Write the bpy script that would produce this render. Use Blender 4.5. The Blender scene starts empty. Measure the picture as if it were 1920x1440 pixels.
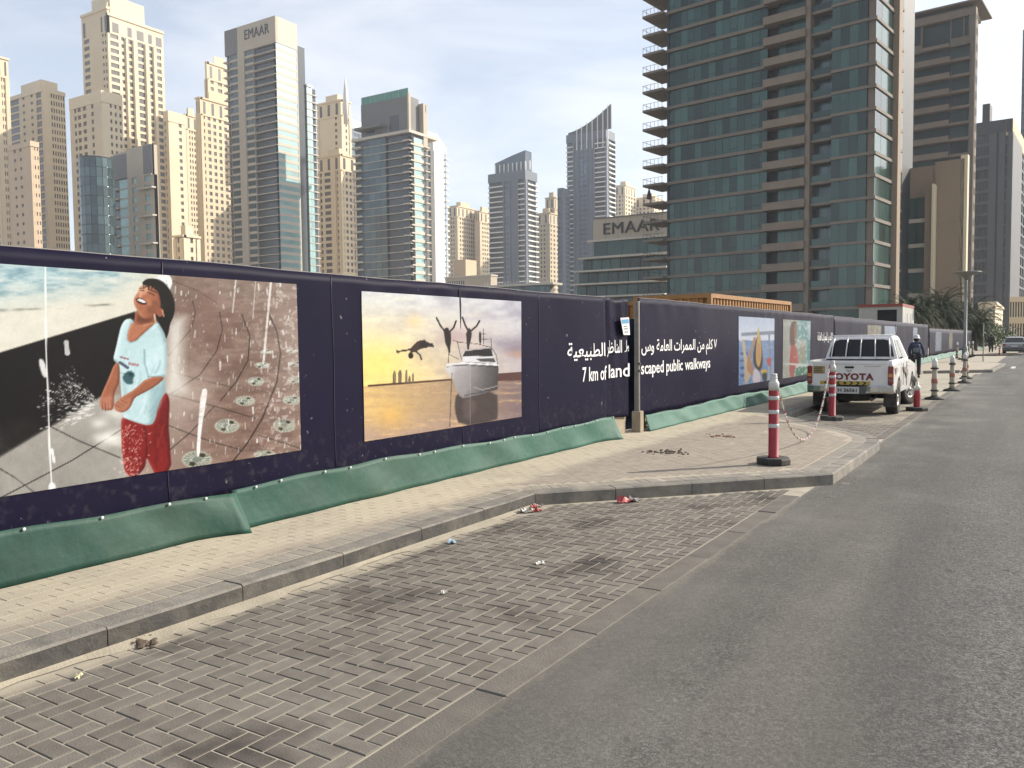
import bpy, math, random
import numpy as np
from mathutils import Vector, Matrix
random.seed(7); rng = np.random.default_rng(7)
sc = bpy.context.scene
COL = sc.collection
R = math.radians
# ------------------------------------------------------------------ camera
FPX, ROLL, CAMH, HORC, VPX = 1553.0, 0.0100, 1.72, 638.0, 1945.0
_p = math.atan((720 - HORC) * math.cos(ROLL) / FPX)
_up = np.array([-math.sin(ROLL) * math.cos(_p), math.cos(ROLL) * math.cos(_p), -math.sin(_p)])
_dx = (VPX - 960) / FPX
_Y = np.array([_dx, -(_up[0] * _dx + _up[2]) / _up[1], 1.0]); _Y /= np.linalg.norm(_Y)
_X = np.cross(_up, _Y)
CM = np.stack([_X, _Y, _up])
cam = bpy.data.cameras.new('camera'); cam_o = bpy.data.objects.new('camera', cam); COL.objects.link(cam_o)
cam.sensor_width = 36; cam.lens = FPX / 1920 * 36; cam.clip_end = 6000; cam.clip_start = 0.05
_m = Matrix.Identity(4)
for i in range(3):
    _m[i][0] = CM[i, 0]; _m[i][1] = CM[i, 1]; _m[i][2] = -CM[i, 2]
_m[2][3] = CAMH
cam_o.matrix_world = _m
sc.camera = cam_o
# ------------------------------------------------------------------ light
SUN_AZ, SUN_EL = R(41), R(30)          # azimuth from +Y towards +X
sdir = Vector((math.sin(SUN_AZ) * math.cos(SUN_EL), math.cos(SUN_AZ) * math.cos(SUN_EL), math.sin(SUN_EL)))
sun = bpy.data.lights.new('sun', 'SUN'); sun.energy = 5.0; sun.angle = R(0.6); sun.color = (1.0, 0.92, 0.80)
sun_o = bpy.data.objects.new('sun', sun); COL.objects.link(sun_o)
sun_o.rotation_euler = (-sdir).to_track_quat('-Z', 'Y').to_euler(); sun_o.location = (20, 20, 60)
world = bpy.data.worlds.new('World'); sc.world = world; world.use_nodes = True
wn, wl = world.node_tree.nodes, world.node_tree.links
bg = wn['Background']
sky = wn.new('ShaderNodeTexSky'); sky.sky_type = 'NISHITA'; sky.sun_disc = False
sky.sun_elevation = SUN_EL; sky.sun_rotation = SUN_AZ
sky.air_density = 1.0; sky.dust_density = 1.6; sky.ozone_density = 1.2; sky.altitude = 0
tc = wn.new('ShaderNodeTexCoord')
mp = wn.new('ShaderNodeMapping'); mp.inputs['Scale'].default_value = (1.0, 1.6, 4.5); mp.inputs['Rotation'].default_value = (0.1, 0.25, 0.6)
wl.new(tc.outputs['Generated'], mp.inputs['Vector'])
cn = wn.new('ShaderNodeTexNoise'); cn.inputs['Scale'].default_value = 2.6; cn.inputs['Detail'].default_value = 7; cn.inputs['Roughness'].default_value = 0.55; cn.inputs['Distortion'].default_value = 0.5
wl.new(mp.outputs['Vector'], cn.inputs['Vector'])
cr = wn.new('ShaderNodeMapRange'); cr.inputs['From Min'].default_value = 0.40; cr.inputs['From Max'].default_value = 0.70; cr.inputs['To Min'].default_value = 0.45; cr.inputs['To Max'].default_value = 1.0
wl.new(cn.outputs['Fac'], cr.inputs['Value'])
bw = wn.new('ShaderNodeRGBToBW'); wl.new(sky.outputs['Color'], bw.inputs['Color'])
cm = wn.new('ShaderNodeVectorMath'); cm.operation = 'MULTIPLY_ADD'          # thin cloud veil: part sky glow, part even white
wl.new(bw.outputs['Val'], cm.inputs[0]); cm.inputs[1].default_value = (.85, .86, .88); cm.inputs[2].default_value = (2.6, 2.85, 3.35)
mx = wn.new('ShaderNodeMix'); mx.data_type = 'RGBA'
wl.new(cr.outputs['Result'], mx.inputs[0]); wl.new(sky.outputs['Color'], mx.inputs[6]); wl.new(cm.outputs[0], mx.inputs[7])
wl.new(mx.outputs[2], bg.inputs['Color'])
bg.inputs['Strength'].default_value = 0.13
sc.view_settings.view_transform = 'Standard'; sc.view_settings.look = 'None'
sc.view_settings.gamma = 1.0; sc.view_settings.exposure = 0.57; sc.view_settings.use_curve_mapping = False
# ------------------------------------------------------------------ pixel helpers (direction only; distance comes from what a thing touches)
O = np.array([0, 0, CAMH])
def ray(px, py): return CM @ np.array([(px - 960) / FPX, -(py - 720) / FPX, 1.0])
def onz(px, py, z=0.0):
    d = ray(px, py); return d * (z - CAMH) / d[2] + O
def onx(px, py, x):
    d = ray(px, py); return d * x / d[0] + O
def at(px, py, dist):
    d = ray(px, py); return d * dist / math.hypot(d[0], d[1]) + O
def project(P):
    P = np.atleast_2d(np.asarray(P, float)); v = (P - O) @ CM
    z = np.where(np.abs(v[:, 2]) < 1e-6, 1e-6, v[:, 2])
    return 960 + FPX * v[:, 0] / z, 720 - FPX * v[:, 1] / z, v[:, 2]
# ------------------------------------------------------------------ mesh builder
class MB:
    def __init__(s): s.v = []; s.f = []
    def quad(s, a, b, c, d):
        n = len(s.v); s.v += [tuple(a), tuple(b), tuple(c), tuple(d)]; s.f.append((n, n + 1, n + 2, n + 3)); return s
    def poly(s, pts):
        n = len(s.v); s.v += [tuple(p) for p in pts]; s.f.append(tuple(range(n, n + len(pts)))); return s
    def hexa(s, p):            # 8 points: bottom 0-3 ccw, top 4-7
        n = len(s.v); s.v += [tuple(q) for q in p]
        for f in ((3, 2, 1, 0), (4, 5, 6, 7), (0, 1, 5, 4), (1, 2, 6, 5), (2, 3, 7, 6), (3, 0, 4, 7)): s.f.append(tuple(n + i for i in f))
        return s
    def box(s, x0, x1, y0, y1, z0, z1):
        return s.hexa([(x0, y0, z0), (x1, y0, z0), (x1, y1, z0), (x0, y1, z0), (x0, y0, z1), (x1, y0, z1), (x1, y1, z1), (x0, y1, z1)])
    def cbox(s, x, y, z, sx, sy, sz): return s.box(x - sx / 2, x + sx / 2, y - sy / 2, y + sy / 2, z - sz / 2, z + sz / 2)
    def bbox(s, x0, x1, y0, y1, z0, z1, b=0.01):   # chamfered box
        rings = []
        for z, i in ((z0, b), (z0 + b, 0), (z1 - b, 0), (z1, b)):
            X0, X1, Y0, Y1 = x0 + i, x1 - i, y0 + i, y1 - i
            c = b if i == 0 else b * .6
            rings.append([(X0 + c, Y0, z), (X1 - c, Y0, z), (X1, Y0 + c, z), (X1, Y1 - c, z), (X1 - c, Y1, z), (X0 + c, Y1, z), (X0, Y1 - c, z), (X0, Y0 + c, z)])
        return s.loft(rings)
    def loft(s, rings, closed=True, caps=True):
        n0 = len(s.v); m = len(rings[0])
        for r in rings: s.v += [tuple(p) for p in r]
        for i in range(len(rings) - 1):
            for j in range(m if closed else m - 1):
                a = n0 + i * m + j; b = n0 + i * m + (j + 1) % m
                s.f.append((a, b, b + m, a + m))
        if caps and closed:
            s.f.append(tuple(n0 + j for j in reversed(range(m)))); k = n0 + (len(rings) - 1) * m
            s.f.append(tuple(k + j for j in range(m)))
        return s
    def lathe(s, prof, cx=0, cy=0, seg=20, cz=0):
        return s.loft([[(cx + r * math.cos(2 * math.pi * j / seg), cy + r * math.sin(2 * math.pi * j / seg), cz + z) for j in range(seg)] for r, z in prof])
    def tube(s, pts, r, seg=8):
        pts = [Vector(p) for p in pts]; rings = []
        rr = r if isinstance(r, (list, tuple)) else [r] * len(pts)
        for i, p in enumerate(pts):
            t = (pts[min(i + 1, len(pts) - 1)] - pts[max(i - 1, 0)])
            if t.length < 1e-9: t = Vector((0, 0, 1))
            t.normalize()
            u = t.cross(Vector((0, 0, 1)) if abs(t.z) < .95 else Vector((1, 0, 0))).normalized(); w = u.cross(t)
            rings.append([tuple(p + (u * math.cos(2 * math.pi * j / seg) + w * math.sin(2 * math.pi * j / seg)) * rr[i]) for j in range(seg)])
        return s.loft(rings)
    def grid(s, fn, nu, nv):
        n0 = len(s.v)
        for i in range(nu + 1):
            for j in range(nv + 1): s.v.append(tuple(fn(i / nu, j / nv)))
        for i in range(nu):
            for j in range(nv):
                a = n0 + i * (nv + 1) + j; s.f.append((a, a + nv + 1, a + nv + 2, a + 1))
        return s
    def xf(s, mat, start=0):
        for i in range(start, len(s.v)): s.v[i] = tuple(mat @ Vector(s.v[i]))
        return s
    def mesh(s, name, mat=None, smooth=False):
        me = bpy.data.meshes.new(name); me.from_pydata(s.v, [], s.f); me.update()
        if mat: me.materials.append(mat)
        if smooth: me.polygons.foreach_set('use_smooth', [True] * len(me.polygons))
        return me
    def build(s, name, mat=None, parent=None, smooth=False):
        return link(name, s.mesh(name, mat, smooth), parent)
def link(name, me, parent=None):
    o = bpy.data.objects.new(name, me); COL.objects.link(o)
    if parent: o.parent = parent
    return o
def tag(o, label=None, cat=None, group=None, kind=None):
    if label: o['label'] = label
    if cat: o['category'] = cat
    if group: o['group'] = group
    if kind: o['kind'] = kind
    return o
def empty(name, loc=(0, 0, 0), rz=0.0, label=None, cat=None, group=None):
    o = bpy.data.objects.new(name, None); COL.objects.link(o); o.location = loc; o.rotation_euler = (0, 0, rz); o.empty_display_size = .2
    return tag(o, label, cat, group)
def copy_tree(o, parent=None):
    c = o.copy(); COL.objects.link(c); c.parent = parent
    for ch in list(o.children): copy_tree(ch, c)
    return c
# ------------------------------------------------------------------ materials
def lin(c):
    c = np.asarray(c, float) / 255.0
    return np.where(c <= .04045, c / 12.92, ((c + .055) / 1.055) ** 2.4)
def mat(name, col, rough=.7, metal=0.0, var=0.0, scale=4.0, bump=0.0, bscale=None, orand=0.0, spec=.5, col2=None, dirt=None, coat=0.0, detail=5):
    m = bpy.data.materials.new(name); m.use_nodes = True; nt = m.node_tree; n, l = nt.nodes, nt.links
    b = n['Principled BSDF']; b.inputs['Base Color'].default_value = (*col, 1); b.inputs['Roughness'].default_value = rough
    b.inputs['Metallic'].default_value = metal; b.inputs['Specular IOR Level'].default_value = spec; b.inputs['Coat Weight'].default_value = coat
    g = n.new('ShaderNodeNewGeometry'); out = None
    if var or col2:
        t = n.new('ShaderNodeTexNoise'); t.inputs['Scale'].default_value = scale; t.inputs['Detail'].default_value = detail; t.inputs['Roughness'].default_value = .6
        l.new(g.outputs['Position'], t.inputs['Vector'])
        mixn = n.new('ShaderNodeMix'); mixn.data_type = 'RGBA'
        mr = n.new('ShaderNodeMapRange'); mr.inputs['From Min'].default_value = .3; mr.inputs['From Max'].default_value = .7
        l.new(t.outputs['Fac'], mr.inputs['Value']); l.new(mr.outputs['Result'], mixn.inputs[0])
        c2 = col2 if col2 else tuple(min(1, c * (1 + var)) for c in col)
        c1 = col if col2 else tuple(c * (1 - var) for c in col)
        mixn.inputs[6].default_value = (*c1, 1); mixn.inputs[7].default_value = (*c2, 1); out = mixn.outputs[2]
    if orand:
        oi = n.new('ShaderNodeObjectInfo'); ad = n.new('ShaderNodeMath'); ad.operation = 'ADD'
        l.new(oi.outputs['Random'], ad.inputs[0]); l.new(g.outputs['Random Per Island'], ad.inputs[1])
        fr = n.new('ShaderNodeMath'); fr.operation = 'FRACT'; l.new(ad.outputs[0], fr.inputs[0])
        mr2 = n.new('ShaderNodeMapRange'); mr2.inputs['To Min'].default_value = 1 - orand; mr2.inputs['To Max'].default_value = 1 + orand
        l.new(fr.outputs[0], mr2.inputs['Value'])
        ml = n.new('ShaderNodeVectorMath'); ml.operation = 'SCALE'
        if out: l.new(out, ml.inputs[0])
        else: ml.inputs[0].default_value = col
        l.new(mr2.outputs['Result'], ml.inputs['Scale']); out = ml.outputs[0]
    if dirt:                                    # (colour, noise scale, amount)
        t = n.new('ShaderNodeTexNoise'); t.inputs['Scale'].default_value = dirt[1]; t.inputs['Detail'].default_value = 8; t.inputs['Roughness'].default_value = .65
        l.new(g.outputs['Position'], t.inputs['Vector'])
        mr = n.new('ShaderNodeMapRange'); mr.inputs['From Min'].default_value = .45; mr.inputs['From Max'].default_value = .75; mr.inputs['To Max'].default_value = dirt[2]
        l.new(t.outputs['Fac'], mr.inputs['Value'])
        dm = n.new('ShaderNodeMix'); dm.data_type = 'RGBA'; l.new(mr.outputs['Result'], dm.inputs[0])
        if out: l.new(out, dm.inputs[6])
        else: dm.inputs[6].default_value = (*col, 1)
        dm.inputs[7].default_value = (*dirt[0], 1); out = dm.outputs[2]
    if out: l.new(out, b.inputs['Base Color'])
    if bump:
        t = n.new('ShaderNodeTexNoise'); t.inputs['Scale'].default_value = bscale or scale * 6; t.inputs['Detail'].default_value = 6
        l.new(g.outputs['Position'], t.inputs['Vector'])
        bp = n.new('ShaderNodeBump'); bp.inputs['Strength'].default_value = bump; bp.inputs['Distance'].default_value = .02
        l.new(t.outputs['Fac'], bp.inputs['Height']); l.new(bp.outputs['Normal'], b.inputs['Normal'])
    m['_out'] = 1
    return m
def nodes(m): return m.node_tree.nodes, m.node_tree.links, m.node_tree.nodes['Principled BSDF']
def col_link(m):
    b = nodes(m)[2].inputs['Base Color']
    return b.links[0].from_socket if b.links else None
def add_sand(m, terms, sand=(.50, .405, .275), nscale=2.5, base=0.0):
    """sand blown over a surface: terms = list of (axis 'x'/'y', from, to, strength) ramps in world metres, broken by noise"""
    n, l, b = nodes(m)
    g = n.new('ShaderNodeNewGeometry'); sp = n.new('ShaderNodeSeparateXYZ'); l.new(g.outputs['Position'], sp.inputs[0])
    t = n.new('ShaderNodeTexNoise'); t.inputs['Scale'].default_value = nscale; t.inputs['Detail'].default_value = 7; t.inputs['Roughness'].default_value = .62
    l.new(g.outputs['Position'], t.inputs['Vector'])
    acc = None
    for ax, f0, f1, st in terms:
        mr = n.new('ShaderNodeMapRange'); mr.inputs['From Min'].default_value = f0; mr.inputs['From Max'].default_value = f1; mr.inputs['To Max'].default_value = st
        mr.interpolation_type = 'SMOOTHSTEP'; l.new(sp.outputs['X' if ax == 'x' else 'Y'], mr.inputs['Value'])
        if acc is None: acc = mr.outputs['Result']
        else:
            a = n.new('ShaderNodeMath'); a.operation = 'MAXIMUM'; l.new(acc, a.inputs[0]); l.new(mr.outputs['Result'], a.inputs[1]); acc = a.outputs[0]
    # fac = clamp((ramp + noise - 0.75) * 3 + base)
    a = n.new('ShaderNodeMath'); a.operation = 'ADD'; l.new(t.outputs['Fac'], a.inputs[1])
    if acc: l.new(acc, a.inputs[0])
    else: a.inputs[0].default_value = 0
    c = n.new('ShaderNodeMapRange'); c.inputs['From Min'].default_value = .72 - base; c.inputs['From Max'].default_value = 1.12 - base; l.new(a.outputs[0], c.inputs['Value'])
    dm = n.new('ShaderNodeMix'); dm.data_type = 'RGBA'; l.new(c.outputs['Result'], dm.inputs[0])
    src = col_link(m)
    if src: l.new(src, dm.inputs[6])
    else: dm.inputs[6].default_value = b.inputs['Base Color'].default_value
    dm.inputs[7].default_value = (*sand, 1); l.new(dm.outputs[2], b.inputs['Base Color'])
    return m
def text_mesh(body, size, mtl, name='lettering', extrude=0.0, sx=1.0, bold=0.0, spacing=1.0):
    """flat text as a mesh in the XY plane, left edge at x=0, baseline y=0; size = cap height in metres"""
    c = bpy.data.curves.new(name, 'FONT'); c.body = body; c.size = size / .73; c.extrude = extrude; c.offset = bold; c.resolution_u = 3; c.space_character = spacing
    o = bpy.data.objects.new(name, c); COL.objects.link(o); bpy.context.view_layer.update()
    me = bpy.data.meshes.new_from_object(o.evaluated_get(bpy.context.evaluated_depsgraph_get()))
    bpy.data.objects.remove(o); bpy.data.curves.remove(c)
    v = np.array([q.co[:] for q in me.vertices]); fs = [tuple(p.vertices) for p in me.polygons]; bpy.data.meshes.remove(me)
    par = list(range(len(v)))
    def find(a):
        while par[a] != a: par[a] = par[par[a]]; a = par[a]
        return a
    for f in fs:
        for q in f[1:]: par[find(f[0])] = find(q)
    roots = {}
    for i in range(len(v)): v[i, 2] += .0011 * (roots.setdefault(find(i), len(roots)) % 4)
    v[:, 0] -= v[:, 0].min(); v[:, 0] *= sx
    return v, fs
def mesh_from(v, fs, name, mtl):
    me = bpy.data.meshes.new(name); me.from_pydata([tuple(q) for q in v], [], fs); me.update(); me.materials.append(mtl); return me
# ================================================================== ground, road, kerbs, paving
XK, XE, XH = -4.39, -2.13, -5.75        # kerb face, asphalt edge, foot of the hoarding
m_asph = mat('asphalt', (.134, .129, .119), .92, var=.10, scale=.7, bump=.35, bscale=190, spec=.25)
n, l, b = nodes(m_asph)                  # aggregate speckle
g = n.new('ShaderNodeNewGeometry'); vo = n.new('ShaderNodeTexVoronoi'); vo.inputs['Scale'].default_value = 125; l.new(g.outputs['Position'], vo.inputs['Vector'])
sp = n.new('ShaderNodeSeparateColor'); l.new(vo.outputs['Color'], sp.inputs[0])
mr = n.new('ShaderNodeMapRange'); mr.inputs['From Min'].default_value = .15; mr.inputs['From Max'].default_value = 1; mr.inputs['To Min'].default_value = .58; mr.inputs['To Max'].default_value = 1.6; l.new(sp.outputs[0], mr.inputs['Value'])
sv = n.new('ShaderNodeVectorMath'); sv.operation = 'SCALE'; l.new(col_link(m_asph), sv.inputs[0]); l.new(mr.outputs['Result'], sv.inputs['Scale']); l.new(sv.outputs[0], b.inputs['Base Color'])
add_sand(m_asph, [('x', -1.98, -2.18, .50), ('y', 8, 26, .10)], sand=(.40, .35, .265), nscale=1.1, base=.02)
# oil spots
def add_spots(m, scale, lo, hi, colr, amt=.8, detail=3):
    n, l, b = nodes(m); g = n.new('ShaderNodeNewGeometry'); t = n.new('ShaderNodeTexNoise'); t.inputs['Scale'].default_value = scale; t.inputs['Detail'].default_value = detail
    l.new(g.outputs['Position'], t.inputs['Vector']); r = n.new('ShaderNodeMapRange'); r.inputs['From Min'].default_value = lo; r.inputs['From Max'].default_value = hi; r.inputs['To Max'].default_value = amt
    l.new(t.outputs['Fac'], r.inputs['Value']); d = n.new('ShaderNodeMix'); d.data_type = 'RGBA'; l.new(r.outputs['Result'], d.inputs[0])
    s = col_link(m)
    if s: l.new(s, d.inputs[6])
    else: d.inputs[6].default_value = b.inputs['Base Color'].default_value
    d.inputs[7].default_value = (*colr, 1); l.new(d.outputs[2], b.inputs['Base Color'])
def add_streaks(m, sx, sy, lo, hi, colr, amt, nz=3.0):
    n, l, b = nodes(m); g = n.new('ShaderNodeNewGeometry'); mp_ = n.new('ShaderNodeMapping'); mp_.inputs['Scale'].default_value = (sx, sy, 1); l.new(g.outputs['Position'], mp_.inputs['Vector'])
    t = n.new('ShaderNodeTexNoise'); t.inputs['Scale'].default_value = 1; t.inputs['Detail'].default_value = 5; t.inputs['Distortion'].default_value = .3; l.new(mp_.outputs['Vector'], t.inputs['Vector'])
    r = n.new('ShaderNodeMapRange'); r.inputs['From Min'].default_value = lo; r.inputs['From Max'].default_value = hi; r.inputs['To Max'].default_value = amt; l.new(t.outputs['Fac'], r.inputs['Value'])
    d = n.new('ShaderNodeMix'); d.data_type = 'RGBA'; l.new(r.outputs['Result'], d.inputs[0]); l.new(col_link(m), d.inputs[6]); d.inputs[7].default_value = (*colr, 1); l.new(d.outputs[2], b.inputs['Base Color'])
n, l, b = nodes(m_asph)                  # coarser stones
g = n.new('ShaderNodeNewGeometry'); vo = n.new('ShaderNodeTexVoronoi'); vo.inputs['Scale'].default_value = 48; l.new(g.outputs['Position'], vo.inputs['Vector'])
sp = n.new('ShaderNodeSeparateColor'); l.new(vo.outputs['Color'], sp.inputs[0]); mr = n.new('ShaderNodeMapRange'); mr.inputs['From Min'].default_value = .0; mr.inputs['From Max'].default_value = 1; mr.inputs['To Min'].default_value = .76; mr.inputs['To Max'].default_value = 1.30; l.new(sp.outputs[1], mr.inputs['Value'])
sv = n.new('ShaderNodeVectorMath'); sv.operation = 'SCALE'; l.new(col_link(m_asph), sv.inputs[0]); l.new(mr.outputs['Result'], sv.inputs['Scale']); l.new(sv.outputs[0], b.inputs['Base Color'])
add_sand(m_asph, [('x', .3, -2.1, .30)], sand=(.27, .25, .215), nscale=.7, base=.0)
add_streaks(m_asph, 1.1, .07, .42, .68, (.075, .071, .065), .6)
add_streaks(m_asph, .8, .10, .50, .75, (.24, .215, .175), .5)
add_spots(m_asph, 4.5, .70, .76, (.05, .045, .04), .75)
add_spots(m_asph, 1.3, .64, .74, (.075, .068, .06), .6, 6)
m_sandy = mat('site_sand', (.40, .33, .23), .95, var=.15, scale=.4, bump=.3, bscale=20)
m_bed = mat('joint_sand', (.42, .375, .29), .95, var=.2, scale=3)
m_brick = mat('paver_grey', (.20, .178, .15), .9, var=.14, scale=9, bump=.25, bscale=120, orand=.14, spec=.25)
add_spots(m_brick, 1.5, .54, .70, (.055, .047, .04), .85, 6)
add_spots(m_brick, 6.0, .64, .74, (.30, .27, .22), .5, 5)
add_sand(m_brick, [('x', XK + .30, XK + .06, .62), ('y', 5, 10, .20), ('y', 15, 19, .42)], nscale=1.6, sand=(.46, .405, .31))
m_walk = mat('paver_sandy', (.36, .31, .25), .93, var=.10, scale=6, bump=.2, bscale=90, orand=.05, spec=.2)
add_sand(m_walk, [('x', -4.6, -5.1, .55)], nscale=1.0, base=.03, sand=(.545, .48, .365))
m_border = mat('paver_border', (.33, .30, .25), .92, var=.12, scale=7, bump=.2, bscale=90, orand=.08, spec=.2)
m_edge = mat('concrete_edging', (.175, .158, .135), .9, var=.16, scale=5, bump=.3, bscale=80, orand=.08, spec=.25)
add_sand(m_edge, [], nscale=2.2, base=.0, sand=(.33, .29, .225))
m_kerb = mat('kerb_concrete', (.20, .185, .16), .88, var=.3, scale=7, bump=.35, bscale=60, orand=.10, dirt=((.36, .31, .235), 3.0, .75))

m_kface = mat('kerb_face_dark', (.065, .06, .053), .85, var=.35, scale=9, bump=.3, bscale=60, dirt=((.24, .21, .165), 4.0, .55))  # darker tone for the upright faces of the first kerb run
add_sand(m_kerb, [], nscale=1.8, base=.16, sand=(.47, .415, .325))
def sheet(name, x0, x1, y0, y1, z, m, nx=1, ny=1):
    mb = MB(); mb.grid(lambda u, v: (x0 + (x1 - x0) * u, y0 + (y1 - y0) * v, z), nx, ny)
    return tag(mb.build(name, m), kind='structure')
sheet('ground', -3000, 3000, -200, 4000, -.16, m_sandy)
sheet('road', XE, 9.0, -20, 900, 0.0, m_asph, 1, 60)

# pavement outline (kerb face line), walking away from the camera
BULB = [(XK, -3.0), (XK, 7.35), (-1.98, 10.08), (-1.98, 13.3)]
for k in range(1, 8):
    a = k / 8 * R(52); BULB.append((-1.98 - 2.6 * (1 - math.cos(a)), 13.3 + 2.6 * math.sin(a)))
BULB += [(-3.15, 15.62), (XK, 17.35), (XK, 42.2), (-1.72, 44.5), (-1.5, 55.0), (-3.9, 60.5), (XK, 63.0), (XK, 80.5), (-1.3, 81.5), (-1.3, 160.0)]
def resample(pts, step):
    P = [Vector((p[0], p[1], 0)) for p in pts]; out = [P[0]]
    for a, b in zip(P[:-1], P[1:]):
        k = max(1, round((b - a).length / step))
        out += [a.lerp(b, i / k) for i in range(1, k + 1)]
    return out
kerb = tag(MB().poly([(XK - .30, -3, -.14), (XK - .02, -3, -.14), (XK - .02, 17, -.14), (XK - .30, 17, -.14)]).build('kerb', m_edge), kind='structure')
def offset_path(P, d):
    out = []
    for i, p in enumerate(P):
        a = P[max(i - 1, 0)]; c = P[min(i + 1, len(P) - 1)]
        t1 = (p - a).normalized() if (p - a).length else (c - p).normalized(); t2 = (c - p).normalized() if (c - p).length else t1
        n1 = Vector((-t1.y, t1.x, 0)); n2 = Vector((-t2.y, t2.x, 0)); nn = (n1 + n2); nn = nn / max(nn.length, 1e-6)
        out.append(p + nn * d / max(.5, nn.dot(n1)))
    return out
KP = resample(BULB, .92)
KI = [offset_path(KP, d) for d in (0, .012, .016, .19)]
for i in range(len(KP) - 1):
    if KP[i].y > 62: continue
    dirv = (KP[i + 1] - KP[i]).normalized(); gap = dirv * .004
    def sec(j, s):
        dz = random.uniform(-.004, .004)
        return [(*(KI[0][j] + s)[:2], -.13), (*(KI[0][j] + s)[:2], .117 + dz), (*(KI[2][j] + s)[:2], .13 + dz), (*(KI[3][j] + s)[:2], .13 + dz), (*(KI[3][j] + s)[:2], -.13)]
    mid = [tuple((Vector(p) + Vector(q)) / 2 + Vector((random.uniform(-.003, .003), random.uniform(-.003, .003), random.uniform(-.004, .003)))) for p, q in zip(sec(i, gap), sec(i + 1, -gap))]
    ks = MB().loft([sec(i, gap), mid, sec(i + 1, -gap)]).build('kerb_stone', m_kerb, kerb)
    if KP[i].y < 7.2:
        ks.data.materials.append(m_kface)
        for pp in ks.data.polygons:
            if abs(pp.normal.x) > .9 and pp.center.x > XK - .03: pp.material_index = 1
# pavement slab under the pavers
inner = KI[3]
walk = MB()
for i in range(len(inner) - 1):
    a, c = inner[i], inner[i + 1]
    walk.poly([(XH - 3.0, a.y, .1282), (a.x, a.y, .1282), (c.x, c.y, .1282), (XH - 3.0, c.y, .1282)])
m_wbed = mat('pavement_sand', (.45, .39, .30), .95, var=.08, scale=2, bump=.2, bscale=40)
pavement = tag(walk.build('pavement', m_wbed), kind='structure')
bed = MB(); bed.grid(lambda u, v: (XK + .01 + (XE - XK - .01) * u, -3 + 100 * v, -.0042), 1, 40)
bay = tag(bed.build('parking_bay', m_bed), kind='structure')

def brick_mesh(L, W, H, name, m, ch=.004):
    x, y = L / 2, W / 2
    mb = MB(); mb.loft([[(-x, -y, -H), (x, -y, -H), (x, y, -H), (-x, y, -H)], [(-x, -y, -ch), (x, -y, -ch), (x, y, -ch), (-x, y, -ch)],
                        [(-x + ch, -y + ch, 0), (x - ch, -y + ch, 0), (x - ch, y - ch, 0), (-x + ch, y - ch, 0)]], caps=True)
    mb.f.pop(-2)
    return mb
def lay(bricks, parent, me_mb, m, name='brick', limit=300, minpx=10):
    """bricks: (x, y, z, rotz). The largest in view become objects, the rest one joined part"""
    me = me_mb.mesh(name, m); B = np.array(bricks)
    px, py, d = project(B[:, :3]); vis = (d > .5) & (px > -60) & (px < 1980) & (py < 1500)
    size = np.where(vis, 1 / np.maximum(d, .1), 0) * .2 * FPX
    order = np.argsort(-size); big = [i for i in order[:limit] if size[i] >= minpx]; bs = set(big)
    for i in big:
        o = link(name, me, parent); o.location = B[i, :3]; o.rotation_euler = (random.gauss(0, .003), random.gauss(0, .003), B[i, 3] + random.gauss(0, .006))
    rest = MB()
    for i in range(len(B)):
        if i in bs: continue
        st = len(rest.v); n0 = st; rest.v += list(me_mb.v); rest.f += [tuple(q + n0 for q in f) for f in me_mb.f]
        rest.xf(Matrix.Translation(B[i, :3]) @ Matrix.Rotation(B[i, 3] + random.gauss(0, .006), 4, 'Z') @ Matrix.Rotation(random.gauss(0, .003), 4, 'X'), st)
    if rest.f: tag(rest.build(name + '_field', m, parent), kind='stuff')
def kerb_x(y):        # kerb face x at a given y
    for (x0, y0), (x1, y1) in zip(BULB[:-1], BULB[1:]):
        if y0 <= y <= y1: return x0 + (x1 - x0) * (y - y0) / max(y1 - y0, 1e-6)
    return XK
# herringbone in the parking bay: unit of 4 x 0.1 stepping diagonally
hb = []; half = []
XI = XE - .19          # inner side of the concrete edging
W = .1
for i in range(-40, 260):
    for j in range(-60, 90):
        # classic 90 degree herringbone on a W grid: horizontal at (i+2j.., ), vertical next to it
        gx, gy = i, j
        r = (gx - gy) % 4
        if r == 0: cx, cy, rot = gx + 1.0, gy + .5, 0.0          # covers (gx,gy),(gx+1,gy)
        elif r == 3: cx, cy, rot = gx + .5, gy + 1.0, math.pi / 2  # covers (gx,gy),(gx,gy+1)
        else: continue
        y, x = .4 + cx * W, XI - .001 - 2.4 + cy * W
        hx, hy = (.05, .1) if rot == 0 else (.1, .05)
        if y > 27 or y < .2: continue
        kx = max(kerb_x(y - hy), kerb_x(y + hy))
        if rot and x + hx > XI + .004 and x - .05 + .05 < XI + .05 - .04:
            half.append((x - .05, y, random.gauss(0, .0007), 0.0)); continue
        if rot and x - hx < kx + .005 and x + .0 > kx + .002:
            half.append((x + .05, y, random.gauss(0, .0007), 0.0)); continue
        if x + hx > XI + .004 or x - hx < kx + .005: continue
        if y > 19 and False: continue
        hb.append((x, y, random.gauss(0, .0007), rot + math.pi / 2))
lay(hb, bay, brick_mesh(.190, .090, .03, 'brick', m_brick, .003), m_brick)
lay(half, bay, brick_mesh(.090, .090, .03, 'half_brick', m_brick, .003), m_brick, 'half_brick')
hc = []
y = .3
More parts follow.
